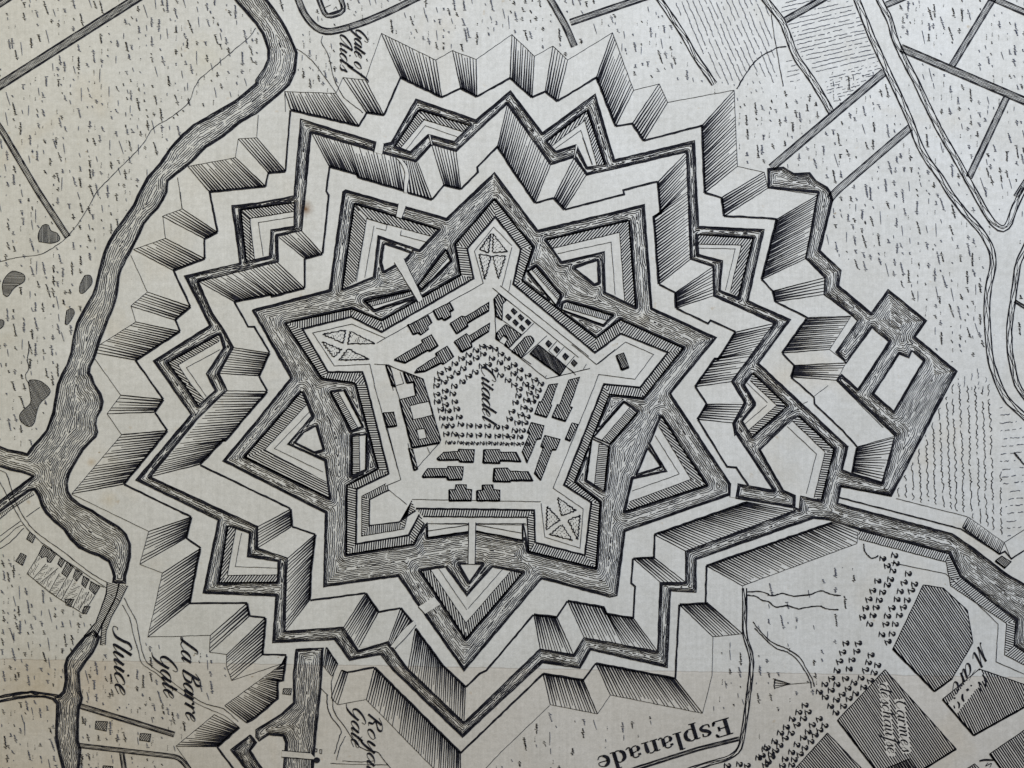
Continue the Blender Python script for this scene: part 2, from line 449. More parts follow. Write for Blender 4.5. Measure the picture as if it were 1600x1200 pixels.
def curve(pts, n=6):
    if len(pts) < 3: return list(pts)
    q = [pts[0]]+list(pts)+[pts[-1]]; out = []
    for i in range(1, len(q)-2):
        p0, p1, p2, p3 = q[i-1], q[i], q[i+1], q[i+2]
        for k in range(n):
            t = k/n
            out.append(tuple(.5*((2*p1[c])+(-p0[c]+p2[c])*t+(2*p0[c]-5*p1[c]+4*p2[c]-p3[c])*t*t+(-p0[c]+3*p1[c]-3*p2[c]+p3[c])*t**3) for c in (0, 1)))
    out.append(pts[-1]); return out
def lines(name, specs, parent=None, label=None):
    """specs: (width, 'points'[, 'c' for a hand-drawn curve])"""
    ink = Ink()
    for sp in specs:
        pts = P(sp[1])
        if len(sp) > 2:
            pts = curve(pts, 5); a = np.array(pts); a[1:-1] += np.random.RandomState(len(pts)).uniform(-.45, .45, a[1:-1].shape)
            ink.strip([tuple(p) for p in a], [sp[0]*R_.uniform(.65, 1.3) for _ in a], 1)
        else: ink.line(pts, sp[0])
    return ink.build(name, parent or sheet, label=label)

# ------------------------------------------------------------------ water
water('river', [P("@00 1420,-120 1470,0 1540,80 1600,150 @10 40,210 75,310 75,370 50,430 0,500 @00 1600,520 1470,630 1350,700 1210,780 1140,840 1060,930 1000,1020 920,1110 870,1200 @01 835,80 780,160 720,240 680,310 650,380 635,430 620,490 600,580 580,640 545,700 510,760 480,820 460,900 445,1000 420,1080 385,1140 360,1200 @02 350,70 340,120 330,180 310,240 290,290 250,340 210,380 170,435 110,420 50,410 0,390 -150,370 -150,500 0,515 60,535 130,550 205,575 150,615 100,655 60,685 0,730 -100,800 -100,880 0,800 60,755 130,705 180,670 215,660 240,700 260,760 290,810 340,860 400,910 440,970 490,1020 560,1055 620,1075 680,1110 700,1160 710,1200 @03 705,40 785,45 @02 785,1200 800,1150 815,1080 815,1000 790,940 740,890 690,860 640,830 580,790 500,750 450,710 425,670 420,620 435,560 460,510 490,460 520,410 550,380 600,330 610,300 600,250 605,210 635,160 645,110 630,60 590,0 @01 575,1150 560,1130 565,1090 590,1040 610,980 630,920 655,860 680,790 710,720 730,650 740,590 745,530 760,480 790,420 830,350 865,280 900,200 940,150 990,100 1020,50 1045,0 @00 1050,1130 1130,1070 1200,1010 1290,920 1400,850 1510,760 1600,710 @10 110,620 210,530 245,450 258,330 220,240 170,140 110,50 70,0 30,-120")], bank=2.1, step=2.8,
      label='broad winding river')
water('river', [P("@03 530,375 480,430 420,510 405,560 410,650 395,720 370,745 300,735 200,720 100,730 0,750 -150,775 -150,825 0,785 80,770 180,755 280,755 330,770 355,800 355,860 350,930 350,1010 365,1100 390,1200 405,1320 480,1320 495,1200 505,1080 490,1030 490,900 495,830 505,800 515,760 500,700 495,600 540,530 580,480 610,420 625,380 585,340")], bank=2.1, step=2.6,
      label='narrow lower reach of the river with a side branch')

main = P("@10 755,890 280,745 240,1200 @11 240,25 0,70 @01 1450,85 1500,445 1155,525 1310,835 960,1055 @02 1195,190 850,600 1365,850 @03 1270,105 1600,120 @13 125,125 105,415 490,395 585,525 780,490 860,590 1290,1005 @23 190,540 425,575 490,460 970,570 990,90 1150,100 @22 1150,1095 @32 285,838 390,850 570,912 1130,1060 @33 1200,0 1550,275 1540,430 1610,480 1850,580 1850,175 1600,50 1500,-8 @32 1300,1038 1150,935 435,745 455,640 770,700 1135,0 @31 1180,1120 920,905 990,805 750,610 645,755 440,585 455,490 325,365 405,50 @30 390,1200 370,1170 300,1130 260,1080 160,1085 95,1045 0,1055 0,1175 @31 310,5 235,415 355,535 350,640 530,775 @A 1400,105 1230,350 1310,435 @31 650,845 755,935 @A 1400,640 1275,525 1235,570 @32 795,325 710,615 525,560 @B 1280,370 1325,190 @A 1325,1090 625,437 875,97 @21 1475,680 1575,235 1165,215 @20 1140,880 640,1000 520,590 190,830 @10 1590,568 1375,750 1000,620 845,890 @10 785,905 783,955 1000,1012 1100,903 1252,945 1568,650 @20 240,1030 385,985 465,1095 1090,950 @21 1115,420 1255,465 1260,650 @A 750,125 415,580 515,745 425,905 440,1000 @B 450,90 740,530 465,480 450,590 900,665 905,690 @22 1085,1045 @23 1085,40 925,40 910,470 450,385 385,490 175,455 @13 1300,915 950,580 825,410 640,465 545,320 180,345 @12 195,1088 10,1025 10,890 @02 940,580 1240,210 1420,40 @01 1370,1135 1460,970 1400,860 1330,760 1240,560 @11 0,470 140,435 135,275 285,240 310,0 @10 345,830 740,945")
isl = dict(
 lun_nw=P("@01 1505,112 @11 240,66 240,215 95,237 85,402 @01 1540,437"),
 lun_w=P("@01 1370,888 1050,1065 1150,1200 @02 1240,135 1345,40 @01 1290,1135 1398,975"),
 lun_sw=P("@02 1425,885 1560,932 1548,1078 @12 138,1108 @13 135,38 @03 1370,42"),
 lun_n=P("@10 870,915 1020,688 1335,785 1240,885 1075,842 965,948"),
 lun_ne=P("@20 215,885 470,692 580,1030 470,1045 400,905 275,945"),
 lun_e=P("@21 1160,265 1505,290 1415,660 1300,615 1315,430 1165,390"),
 lun_se=P("@A 580,515 850,772 575,1010 500,890 600,768 600,745 515,605"),
 pent=P("@A 940,850 1215,1110 @B 1115,612 955,575 945,680 908,665 912,570 820,530 640,215 @A 640,1110 880,880"),
 fort2=P("@31 820,1012 880,1035 900,990 970,1055 @32 785,170 660,60"))
water('moat', [main]+list(isl.values()), bank=2.0, step=2.55, label='narrow outer moat and the canals that join it')
water('moat', [P("@01 1578,738 @11 460,610 545,0 @10 560,1188 @11 1190,165 @10 1490,1080 @21 160,240 825,80 875,725 1275,910 @22 990,60 1365,625 1365,690 705,920 672,1190 @23 655,120 610,130 185,15 @13 1300,590 1050,232 1020,190 890,0 425,65 @12 435,805 @02 1395,480 @12 0,235 @11 218,1163"),
  P("@11 185,820 600,730 785,805 1280,520 1248,325 1490,45 @21 130,345 62,555 525,915 675,798 1070,975 @22 820,87 610,65 390,612 550,740 525,1150 105,1045 70,870 @M 1285,320 760,215 680,225 205,290 195,130 @12 1060,880 985,1000 565,1065 570,635 765,530 625,0 @11 605,1190 415,1165"),
  P("@11 615,75 1140,235 1020,362 765,275 735,530 540,610"), P("@11 800,322 970,380 930,425 870,455 800,495 785,440"),
  P("@21 215,300 730,178 772,718 582,628 575,375 310,435"), P("@21 390,475 535,425 540,565 515,575"),
  P("@22 932,200 1215,632 705,797 755,592 965,545 860,370"), P("@22 850,400 930,515 780,565"),
  P("@M 125,665 410,620 650,950 940,620 1280,690 @13 1310,392"), P("@M 565,590 825,590 678,795"),
  P("@12 285,45 350,200 200,375 430,480 460,715 0,490 @02 1530,455"), P("@12 375,260 420,410 365,425 245,365 300,300"),
  P("@11 680,680 975,615 990,650 740,735"), P("@11 1010,590 1185,360 1215,430 1035,610"),
  P("@21 150,465 305,645 275,710 100,495"), P("@21 320,695 345,685 630,770 570,830 310,735"),
  P("@22 700,115 785,175 610,375 510,330"), P("@22 500,340 605,390 575,670 465,600"),
  P("@12 470,50 550,40 665,265 595,290"), P("@12 600,325 690,315 685,535 600,570")], bank=2.3, step=2.7, label='broad inner moat round the citadel')
water('canal', [P("@13 250,457 420,450 405,700 365,1090 350,1300 165,1300 185,1040 170,1000 80,990 20,1030 0,1005 0,960 160,860 235,790 235,600")], bank=2.0, step=2.6, label='canal running off the lower edge beside the bridge')
water('canal', [P("@G 1210,385 1285,480 1210,580 1420,900 1220,900 965,570")], bank=2.0, step=2.2, label='short crooked length of ditch below the canal')

# ------------------------------------------------------------------ outer glacis
def ring(spec):
    """'ix,iy,ox,oy,H|P ...' : crest corner, foot corner, and whether the face up to the next corner is shaded"""
    t = [q.split(',') for q in spec.split()]
    for a, b in zip(t[:-1], t[1:]):
        facet("@Z %s,%s %s,%s" % (a[2], a[3], b[2], b[3]), "@Z %s,%s %s,%s" % (a[0], a[1], b[0], b[1]), a[4] == 'H', ridge1=False if a[4] == 'P' else True, ridge0=a[4] == 'H')
ring("455,172,445,143,H 561,197,525,146,P 573,176,536,121,H 600,180,571,125,P 626,121,596,52,H 690,152,681,94,P 720,138,707,79,H 745,151,744,93,P 797,122,800,54,H 831,152,835,88,P 852,143,864,72,H 871,158,887,94,P 932,121,957,51,H 962,197,990,141,P 988,193,1030,131,H 1006,220,1043,160,P 1097,196,1147,141,H 1101,301,1152,260,P 1127,309,1193,269,H")
F_ = facet
F_("@20 1575,1075 @30 0,1175", "@21 1310,35 1325,150", 1)
F_("@30 0,1175 @31 310,20", "@21 1325,150 1590,162 @31 55,170", 0, ridge0=False)
F_("@31 310,20 235,415", "@31 55,170 0,390 @21 1560,545", 1, sp=2.9)
F_("@31 235,415 355,535", "@21 1560,545 @31 30,620", 0, ridge0=False)
F_("@31 355,535 350,640", "@31 30,620 45,685", 1)
F_("@31 350,640 530,775", "@31 45,685 245,785", 0, ridge0=False)
F_("@A 1345,75 1180,328", "@A 1000,90 810,357", 1, sp=3.0)
F_("@A 1180,330 1310,432", "@A 812,360 905,455", 0, ridge0=False)
F_("@A 1308,435 1235,570", "@A 905,455 880,542", 1, sp=3.0)
F_("@A 1235,573 @32 793,325", "@A 880,545 1060,705 1062,755 1285,965 1395,1090", 0, crest=2.6, ridge0=False)
F_("@32 785,337 712,612", "@32 555,398 525,555", 1)
F_("@B 1400,860 1395,945 @23 1440,60", "@B 1200,782 @22 1215,1135", 1, ridge1=True, sp=3.6)
F_("@23 1440,60 1440,360", "@22 1215,1135 @23 1210,165", 0, ridge0=False)
F_("@23 1440,360 1255,378", "@23 1225,170 1048,178", 1)
F_("@23 1255,378 1250,620 1190,855", "@23 1045,178 1020,640", 0, ridge0=False)
F_("@23 1190,857 615,742", "@23 1020,640 525,545", 1)
F_("@23 615,742 535,860", "@23 525,545 445,650", 0, ridge0=False)
F_("@23 533,860 240,803", "@23 445,650 195,610", 1)
F_("@23 235,808 -70,1100 @13 1275,1370", "@23 195,610 @13 1280,1105", 0, ridge0=False, ridge1=False)
F_("@13 1275,1370 690,772", "@13 1278,1105 742,572", 1, short=.6)
F_("@13 690,770 515,803", "@13 740,570 575,600", 0, ridge0=False, ridge1=False)
F_("@13 510,803 470,760", "@13 575,602 535,588", 1, crest=2)
F_("@13 475,625 420,560", "@13 510,550 440,445", 1, crest=2, sp=2.8)
F_("@10 5,860 @00 1490,868", "@10 185,1070 78,1080", 1)
F_("@00 1490,868 1472,985", "@10 78,1080 60,1165", 0, ridge0=False)
F_("@00 1472,985 1175,1040", "@10 60,1165 @00 1310,1198", 1)
F_("@00 1110,1110 @01 1140,105", "@00 1310,1198 @01 1360,250", 0, ridge0=False)
F_("@01 1140,105 1015,152", "@01 1360,252 1280,292", 1)
F_("@01 1018,155 1035,290", "@01 1278,292 1280,415", 0, ridge0=False)
F_("@01 1035,290 835,358", "@01 1280,417 1085,490", 1)
F_("@01 818,395 922,625", "@01 1085,490 1190,715", 0, ridge0=False)
F_("@01 922,625 818,712", "@01 1190,717 1095,800", 1)
F_("@01 820,715 848,810", "@01 1097,800 1125,870", 0, ridge0=False)
F_("@01 848,812 620,958 605,1005", "@01 1125,872 850,1050", 1)
F_("@01 592,1040 @02 755,68", "@01 848,1052 @02 1020,95", 0, ridge0=False)
F_("@02 755,70 670,185", "@02 1020,97 968,175", 1)
F_("@02 670,187 760,315", "@02 970,180 1045,290", 0, ridge0=False)
F_("@02 760,317 450,685", "@02 1045,292 775,625", 1)
F_("@02 450,688 930,920", "@02 777,627 1195,830", 0, ridge0=False)
F_("@02 930,922 875,1125", "@02 1195,832 1165,960", 1)
F_("@02 877,1127 1015,1180", "@02 1165,962 1255,1025", 0, ridge0=False)
F_("@02 1015,1182 @03 925,380", "@02 1250,1030 @03 1185,170", 1)
F_("@03 925,380 1315,370", "@03 1187,170 1545,168", 0, ridge0=False)
F_("@03 1315,370 1310,475", "@03 1545,170 1560,248", 1)
F_("@03 1312,476 1418,490", "@03 1562,250 @13 58,260", 0, ridge0=False)
F_("@03 1418,490 1415,560 1448,650", "@13 60,262 42,490", 1)
F_("@03 1448,652 @13 160,548", "@13 44,490 190,492", 0, ridge0=False)
F_("@13 160,552 @03 1405,808", "@13 188,500 170,650 135,657 135,765 0,880 @03 1540,915", 1, sp=2.9)
F_("@03 1340,865 1100,1062", "@03 1495,945 1360,1065", 1, sp=2.9)
F_("@03 1105,1070 1240,1260", "@03 1358,1068 1500,1260", 0, ridge0=False)
# ground between the river and the first crest
lines('glacis_outline', [(0.8, "@10 15,718 5,855"), (0.9, "@01 1128,0 1137,100"), (0.8, "@10 180,570 185,700"), (2.6, "@10 215,690 185,1070")])
lines('footpath', [(1.0, "@10 415,225 410,270 450,340 485,480 520,560 560,620 640,680 670,705", 'c'), (1.0, "@10 255,305 330,360 400,440 500,580", 'c')], label='footpath outside the gate')

# ------------------------------------------------------------------ second line of works (crest behind the outer moat)
def G_(o, i, h, **k): return facet(o, i, h, name='covered_way_face', outer=False, sp=k.pop('sp', 3.4), ridge0=bool(h), ridge1=bool(h), **k)
G_("@10 352,838 890,990", "@10 460,1040 630,1088 640,1108 925,1192", 1)
G_("@10 930,1002 1010,1015", "@11 950,5 1100,48", 1)
G_("@10 1010,1015 1100,908", "@11 1102,46 @10 1175,1157", 0)
G_("@10 1100,908 1250,945", "@10 1175,1157 1280,1182", 1)
G_("@10 1252,947 1568,652", "@10 1282,1182 1387,1075 1383,1045 1510,915", 0)
G_("@10 1570,655 @20 240,1030", "@10 1510,917 @20 25,1095 @21 145,68", 1)
G_("@20 242,1030 385,987", "@21 147,68 260,38", 0)
G_("@20 387,990 463,1095", "@21 262,38 328,110", 1)
G_("@20 466,1097 1090,952", "@21 330,110 700,15 @20 695,1188 910,1135", 0)
G_("@20 1090,955 @21 1115,420", "@20 912,1137 @21 928,132 885,155 897,300 918,575", 1)
G_("@21 1115,420 1255,466", "@21 920,577 1020,628", 0)
G_("@21 1256,468 1260,648", "@21 1020,630 1025,725", 1)
G_("@21 1262,650 @A 748,125", "@21 1027,727 1225,822 1240,802 @A 445,192", 0)
G_("@A 748,128 417,580", "@A 446,195 310,405 283,402 130,620", 1)
G_("@A 416,582 513,745", "@A 132,622 220,755", 0)
G_("@A 513,760 425,903", "@A 220,758 150,875", 1)
G_("@A 427,905 440,1000 @B 450,90 740,530", "@A 152,877 @B 380,345 450,352 545,490", 0)
G_("@B 895,690 @22 1085,1043", "@B 540,622 @22 890,940", 1, sp=3.4)
G_("@22 1087,1045 @23 1085,38", "@22 890,940 888,1085", 0)
G_("@23 1083,38 927,38", "@22 888,1085 758,1090", 1)
G_("@23 925,40 910,468", "@22 755,1090 @23 745,45 770,65 758,260", 0)
G_("@23 908,468 452,385", "@23 756,262 590,235 572,195 348,155", 1)
G_("@23 450,387 385,488", "@23 346,157 280,257", 0)
G_("@23 383,488 177,455", "@23 280,257 137,240", 1)
G_("@23 173,457 @13 1302,915", "@23 133,242 @13 1440,590 1398,610 1312,692", 0)
G_("@13 1300,912 950,585", "@13 1308,692 1170,562 997,327", 1)
G_("@13 870,455 827,412", "@13 980,290 905,200", 1)
G_("@13 825,412 645,448", "@13 903,200 767,225", 0)
G_("@13 643,445 547,322", "@13 765,223 687,107", 1)
G_("@13 545,322 182,347", "@13 685,106 340,152", 0)
G_("@13 182,345 @12 197,1090", "@13 335,148 @12 345,1150 372,940", 1)
G_("@12 197,1086 12,1027", "@12 370,938 227,892", 0)
G_("@12 10,1024 12,892", "@12 224,888 217,782", 1)
G_("@12 12,888 @02 942,582", "@12 215,778 @02 1252,507", 0)
G_("@02 944,578 1418,42", "@02 1252,500 1392,352 1410,352 @12 70,47", 1)
G_("@02 1420,40 @01 1370,1137", "@12 70,43 @11 20,1152", 0)
G_("@01 1372,1133 1458,972", "@11 20,1148 85,1007", 1)
G_("@01 1460,970 1330,760 1242,562", "@11 85,1003 @01 1590,842 1552,842 1465,687", 0)
G_("@01 1244,558 @11 0,472 133,440", "@01 1465,685 @11 92,642 100,652 303,602", 1)
G_("@11 136,436 142,287", "@11 304,598 305,417", 0)
G_("@11 144,283 284,243", "@11 307,415 415,387", 1)
G_("@11 287,240 310,0 @10 345,840", "@11 417,383 455,20 440,-5 @10 460,1042", 0)

# ------------------------------------------------------------------ works standing in the moats
def work(name, label, bands, rules=(), ang=None):
    g = group_part(name, label)
    for o, i in bands: band('rampart', o, i, parent=g, sp=3.5, w=1.7, edges=(2.0, 1.0), ang=ang)
    ink = Ink()
    for r in rules: ink.line(P(r), 0.8)
    ink.build('parapet_line', g); return g
work('lunette', 'lunette in the outer moat, upper left', [("@01 1505,112 1540,437", "@01 1560,165 1592,425"), ("@01 1505,112 @11 240,66", "@01 1560,165 @11 240,120")], ["@11 0,160 240,120", "@01 1562,430 1565,160", "@11 240,155 15,190 45,400"], ang=42)
work('lunette', 'lunette in the outer moat, far left', [("@01 1368,890 1050,1067", "@01 1370,932 1112,1080"), ("@01 1050,1067 1150,1200 @02 1240,135", "@01 1112,1080 1192,1200 @02 1275,95")], ["@01 1375,985 1165,1097 @02 1290,78"], ang=30)
work('lunette', 'lunette in the outer moat, lower left', [("@02 1425,885 @03 1370,42", "@02 1475,897 @03 1420,-5"), ("@03 1370,42 @13 135,38", "@03 1420,-5 @13 140,-8")], ["@02 1510,930 1470,1140 @12 140,1150", "@02 1475,897 1420,1195"], ang=-52)
work('lunette', 'lunette in the outer moat near the top', [("@10 870,915 1020,688", "@10 905,922 1052,747"), ("@10 1020,688 1335,785", "@10 1052,747 1292,822")], ["@10 935,940 1058,785 1265,858", "@10 905,922 1052,747 1290,822"], ang=48)
work('lunette', 'lunette in the outer moat, upper right', [("@20 217,885 470,692", "@20 245,915 455,752"), ("@20 470,692 580,1030", "@20 455,752 530,1030")], ["@20 270,928 430,815 503,1030", "@20 500,1030 440,860"], ang=-60)
work('lunette', 'lunette in the outer moat, right of the citadel', [("@21 1162,267 1505,290", "@21 1165,325 1435,332"), ("@21 1505,290 1413,660", "@21 1435,332 1362,625")], ["@21 1168,350 1395,355 1333,615"], ang=-52)
work('lunette', 'small lunette by the eastern causeway', [("@A 582,517 850,772", "@A 560,570 768,765"), ("@A 850,772 577,1010", "@A 768,765 545,965")], ["@A 535,590 695,745", "@A 690,765 515,915"], ang=8)
work('pentagonal_fort', 'five-sided fort near the right-hand causeway', [("@A 945,852 1213,1110", "@A 890,885 1145,1130"), ("@B 1213,210 1115,610", "@B 1145,235 1060,585")], ["@A 848,930 1078,1145", "@B 1078,245 998,555", "@A 888,888 860,915"], ang=6)
work('ravelin', 'ravelin in the inner moat, upper left', [("@11 540,610 615,75", "@11 622,555 690,180"), ("@11 615,75 1140,235", "@11 690,165 1090,275")], ["@11 628,560 692,165 820,205 812,240 752,225", "@11 738,210 680,535", "@11 1070,315 903,270 908,240"], ang=47)
work('ravelin', 'ravelin in the inner moat, upper right', [("@21 215,300 730,178", "@21 250,352 672,252"), ("@21 730,178 772,718", "@21 672,252 705,682")], ["@21 285,385 620,312 645,642"], ang=-48)
work('ravelin', 'ravelin in the inner moat, lower right', [("@22 935,203 1215,632", "@22 915,260 1120,595"), ("@22 1215,632 708,795", "@22 1120,595 735,735")], ["@22 895,322 1045,562 750,668"], ang=38)
work('ravelin', 'ravelin in the inner moat below the citadel', [("@M 127,667 @13 1310,392", "@M 237,655 @13 1312,292"), ("@13 1310,392 @M 1278,690", "@13 1312,292 @M 1155,665")], ["@M 325,632 650,1110", "@M 1055,650 665,1095"], ang=80)
work('ravelin', 'ravelin in the inner moat, left of the citadel', [("@12 285,47 @02 1530,457", "@12 325,120 @02 1655,410"), ("@02 1530,457 @12 0,492 460,715", "@02 1655,410 @12 120,445 440,612")], ["@12 340,168 115,402 420,550"], ang=26)
def tenaille(label, o, i, ex):
    g = group_part('tenaille', label); band('rampart', o, i, parent=g, sp=2.9, w=1.35, edges=(2.4, 1.0), skew=0); ink = Ink()
    ink.line(P(ex), 2.0); ink.build('wall_edge', g)
tenaille('tenaille between the two upper left bastions, left half', "@11 695,690 975,618", "@11 718,715 980,640", "@11 975,615 680,680 740,735 990,672")
tenaille('tenaille between the two upper left bastions, right half', "@11 1010,592 1187,362", "@11 1028,612 1203,405", "@11 1185,360 1215,430 1035,610")
tenaille('tenaille above the right curtain, upper half', "@21 150,466 305,645", "@21 125,487 290,675", "@21 275,710 100,495 150,465")
tenaille('tenaille above the right curtain, lower half', "@21 345,686 630,772", "@21 325,722 590,802", "@21 570,830 310,735")
tenaille('tenaille below the right bastion, upper half', "@22 785,177 612,375", "@22 735,145 560,352", "@22 510,330 700,115")
tenaille('tenaille below the right bastion, lower half', "@22 605,392 577,668", "@22 545,372 515,632", "@22 500,340 465,600")
tenaille('tenaille beside the left curtain, upper half', "@12 470,52 597,290", "@12 512,48 638,275", "@12 550,40 665,265")
tenaille('tenaille beside the left curtain, lower half', "@12 602,325 602,568", "@12 645,322 648,548", "@12 690,315 685,535")

# ------------------------------------------------------------------ the citadel
cit = group_part('citadel', 'five-pointed citadel at the centre')
band('bastioned_rampart', "@12 1052,870 985,1000 565,1065 570,635 765,530 625,0 @11 605,1190 415,1165 185,820 600,730 785,805 1280,520 1248,325 1490,45 @21 130,345 62,555 525,915 675,798 1070,975 @22 820,87 610,65 390,612 550,740 525,1150 105,1045 95,832 @12 1045,828",
     "@12 1022,815 955,945 625,1000 630,655 830,560 690,0 @11 665,1125 450,1125 290,855 595,780 785,875 1360,540 1320,355 1495,155 @21 55,355 8,575 518,1005 680,885 975,1003 @22 800,22 575,0 325,630 495,740 455,1070 145,990 138,788 @12 1000,778", parent=cit, sp=3.6, w=1.75, edges=(2.2, 3.0))
band('inner_rampart', "@12 972,728 925,905 660,950 662,700 812,622", "@12 998,790 895,862 708,885 710,722 832,662", parent=cit, sp=3.2, w=1.6, edges=(1.0, 2.0))
lines('parapet_line', [(0.9, "@11 755,945 810,912 1420,570 1365,370 1485,218 1600,335"), (0.9, "@11 810,912 600,825 355,880 490,1087 712,1075 740,1200"), (0.9, "@12 738,0 905,597 805,640"),
    (0.9, "@21 0,345 @11 1540,580"), (1.0, "@D 95,100 1440,1185"), (1.0, "@D 215,62 1600,1170"), (1.0, "@E 1065,-15 1375,235 1610,45"), (.9, "@21 535,1075 710,937 885,1015 768,1170 540,1140 518,1200"),
    (.9, "@22 520,0 257,650 445,780 425,1025 205,955 182,745"), (.9, "@22 180,735 0,732 @12 975,720"), (.9, "@12 832,662 942,752"), (.9, "@12 1075,872 @22 95,880"),
    (1.1, "@M 205,215 670,145"), (1.1, "@M 760,145 1270,238"), (2.2, "@M 200,130 205,290"), (2.0, "@M 1280,130 1283,320"), (2.2, "@M 205,290 670,220"), (2.2, "@M 760,215 1280,322"), (1.0, "@M 205,130 1320,130")], parent=cit)
def barrack(s, **k): block('barrack', s, parent=cit, **k)
barrack("@C 770,250 1030,130 1090,235 1030,270 1045,340 945,405 905,370 845,395")
barrack("@C 370,470 430,465 690,325 750,440 680,495 695,540 580,630 530,600 455,625")
barrack("@C 160,1020 610,750 590,710 740,630 845,795 710,890 690,870 330,1070")
barrack("@C 520,1160 830,960 810,915 985,810 1090,970 930,1090 890,1070 640,1200 480,1220")
barrack("@11 1215,820 1285,775 1310,780 1455,690 1455,740 1320,820 1325,835 1255,885")
barrack("@11 1240,935 1315,885 1330,900 1460,820 1455,870 1345,940 1350,965 1285,1000")
barrack("@E 780,490 890,475 800,730 815,745 755,895 605,850 660,700 685,705")
barrack("@E 1030,430 1165,395 1040,760 1075,770 990,945 820,890 885,735 915,745")
barrack("@E 1070,965 1145,985 1050,1190 985,1165")
barrack("@22 120,240 200,260 180,340 155,345 95,490 65,420 110,310 95,300")
barrack("@22 205,320 300,345 275,410 250,410 180,600 140,555 195,400 180,385")
barrack("@Q 165,190 240,120 415,110 415,85 590,90 580,230 430,230 410,205 185,210")
barrack("@Q 700,90 875,90 885,120 1065,120 1120,225 880,215 880,245 690,240")
barrack("@Q 0,390 60,305 280,305 290,280 465,285 450,430 290,435 275,400 5,405")
barrack("@Q 820,300 965,300 1000,335 1200,340 1255,440 1005,440 1000,455 805,450")
barrack("@Q 305,545 370,545 380,490 500,490 495,540 560,545 555,670 305,670")
barrack("@Q 620,555 685,550 685,490 800,490 805,545 880,550 880,670 620,670")
barrack("@W 265,185 525,275 760,1090 745,1130 375,1195 210,550 430,495 400,315 310,330", holes=("@W 345,630 600,570 655,760 390,820", "@W 435,950 545,935 575,1065 470,1085"))
barrack("@W 25,85 85,120 155,375 110,365")
barrack("@12 795,180 860,175 880,260 820,270")
barrack("@12 955,400 980,410 1010,530 990,540")
barrack("@D 190,190 310,290 250,350 245,600 150,540 125,265")
barrack("@D 295,670 545,825 345,1035 285,985 340,890 270,835 205,920 150,895 160,800")
barrack("@D 600,870 640,852 690,850 730,885 745,930 720,970 540,1190 400,1090")
barrack("@E 650,-10 995,260 920,375 545,95", sp=1.7, w=1.35)
for x, y in ((430, 465), (345, 555), (540, 560), (455, 640), (650, 635), (560, 725)):
    block('storehouse', "@D %d,%d %d,%d %d,%d %d,%d" % (x-45, y-15, x-10, y-48, x+46, y+8, x+8, y+48), parent=cit, sp=1.8, w=1.5, shade=False)
for x, y in ((970, 970), (1100, 1065), (1235, 1170), (1370, 1275)):
    block('storehouse', "@D %d,%d %d,%d %d,%d %d,%d" % (x-45, y-5, x-5, y-52, x+48, y, x+2, y+52), parent=cit, sp=1.8, w=1.5, shade=False)
block('powder_magazine', "@21 652,1020 697,1005 730,1095 685,1112", parent=cit, ang=60, sp=2.2, w=1.5)
lines('yard_line', [(1.0, "@W 25,80 525,272"), (1.0, "@W 155,375 210,550"), (0.9, "@W 215,180 265,335 165,362"), (1.0, "@W 600,560 657,762"), (1.0, "@W 110,365 125,430"), (0.9, "@W 20,900 110,1200"), (0.9, "@12 820,270 905,595"),
    (0.9, "@12 1005,525 1145,368"), (0.8, "@12 1070,395 1085,430"), (0.8, "@12 950,370 958,405"), (1.0, "@D 250,600 545,825"), (1.0, "@D 740,650 350,1040"), (1.0, "@D 945,845 550,1195"), (1.1, "@D 125,265 150,895"), (1.1, "@D 150,895 700,1290"), (1.1, "@E 230,0 750,415 1295,285"),
    (0.9, "@D 1100,930 970,1080"), (0.9, "@D 1215,1020 1090,1170"), (0.9, "@E 1100,130 1000,250"), (0.9, "@E 1250,230 1210,295"), (0.9, "@D 970,1080 1400,1460"), (0.9, "@E 995,260 1090,330"), (0.8, "@E 735,400 750,370"), (0.9, "@11 740,1075 830,1080 1010,1170"), (0.9, "@11 1480,600 1600,700"),
    (0.8, "@D 385,-30 350,150"), (0.8, "@D 265,-10 245,70")], parent=cit)
for i, s in enumerate(("@11 420,890 560,860 545,945", "@11 590,870 740,945 575,950", "@11 415,935 535,985 485,1030", "@11 575,980 705,1045 520,1050",
          "@11 1468,260 1452,378 1400,360", "@11 1482,262 1570,375 1480,380", "@11 1395,390 1470,400 1430,545", "@11 1480,400 1560,400 1515,540",
          "@22 285,710 400,790 310,820", "@22 220,765 300,850 215,910", "@22 312,880 375,975 235,940", "@22 350,850 425,820 410,970")):
    ink = Ink(); p = P(s); ink.poly([p])
    for k in range(3):
        a, b = p[k], p[(k+1) % 3]; n = max(3, int(math.hypot(a[0]-b[0], a[1]-b[1])/2.6))
        ink.strip([(lerp(a, b, q/n)[0]+(-1)**q*.9, lerp(a, b, q/n)[1]+R_.uniform(-.9, .9)) for q in range(n+1)], [R_.uniform(1.2, 2.3) for _ in range(n+1)])
    tmp = Ink(); hatch_poly(tmp, [[lerp(q, (sum(z[0] for z in p)/3, sum(z[1] for z in p)/3), .12) for q in p]], R_.choice((0, 90, 75)), 2.6, .8, gapz=lambda q: (int(q[0]/2.2)+int(q[1]/2.2)) % 3 == 0)
    b = len(ink.v); ink.v += tmp.v; ink.f += [tuple(b+x for x in f) for f in tmp.f]; ink.m += tmp.m
    ink.build('garden_bed', cit)

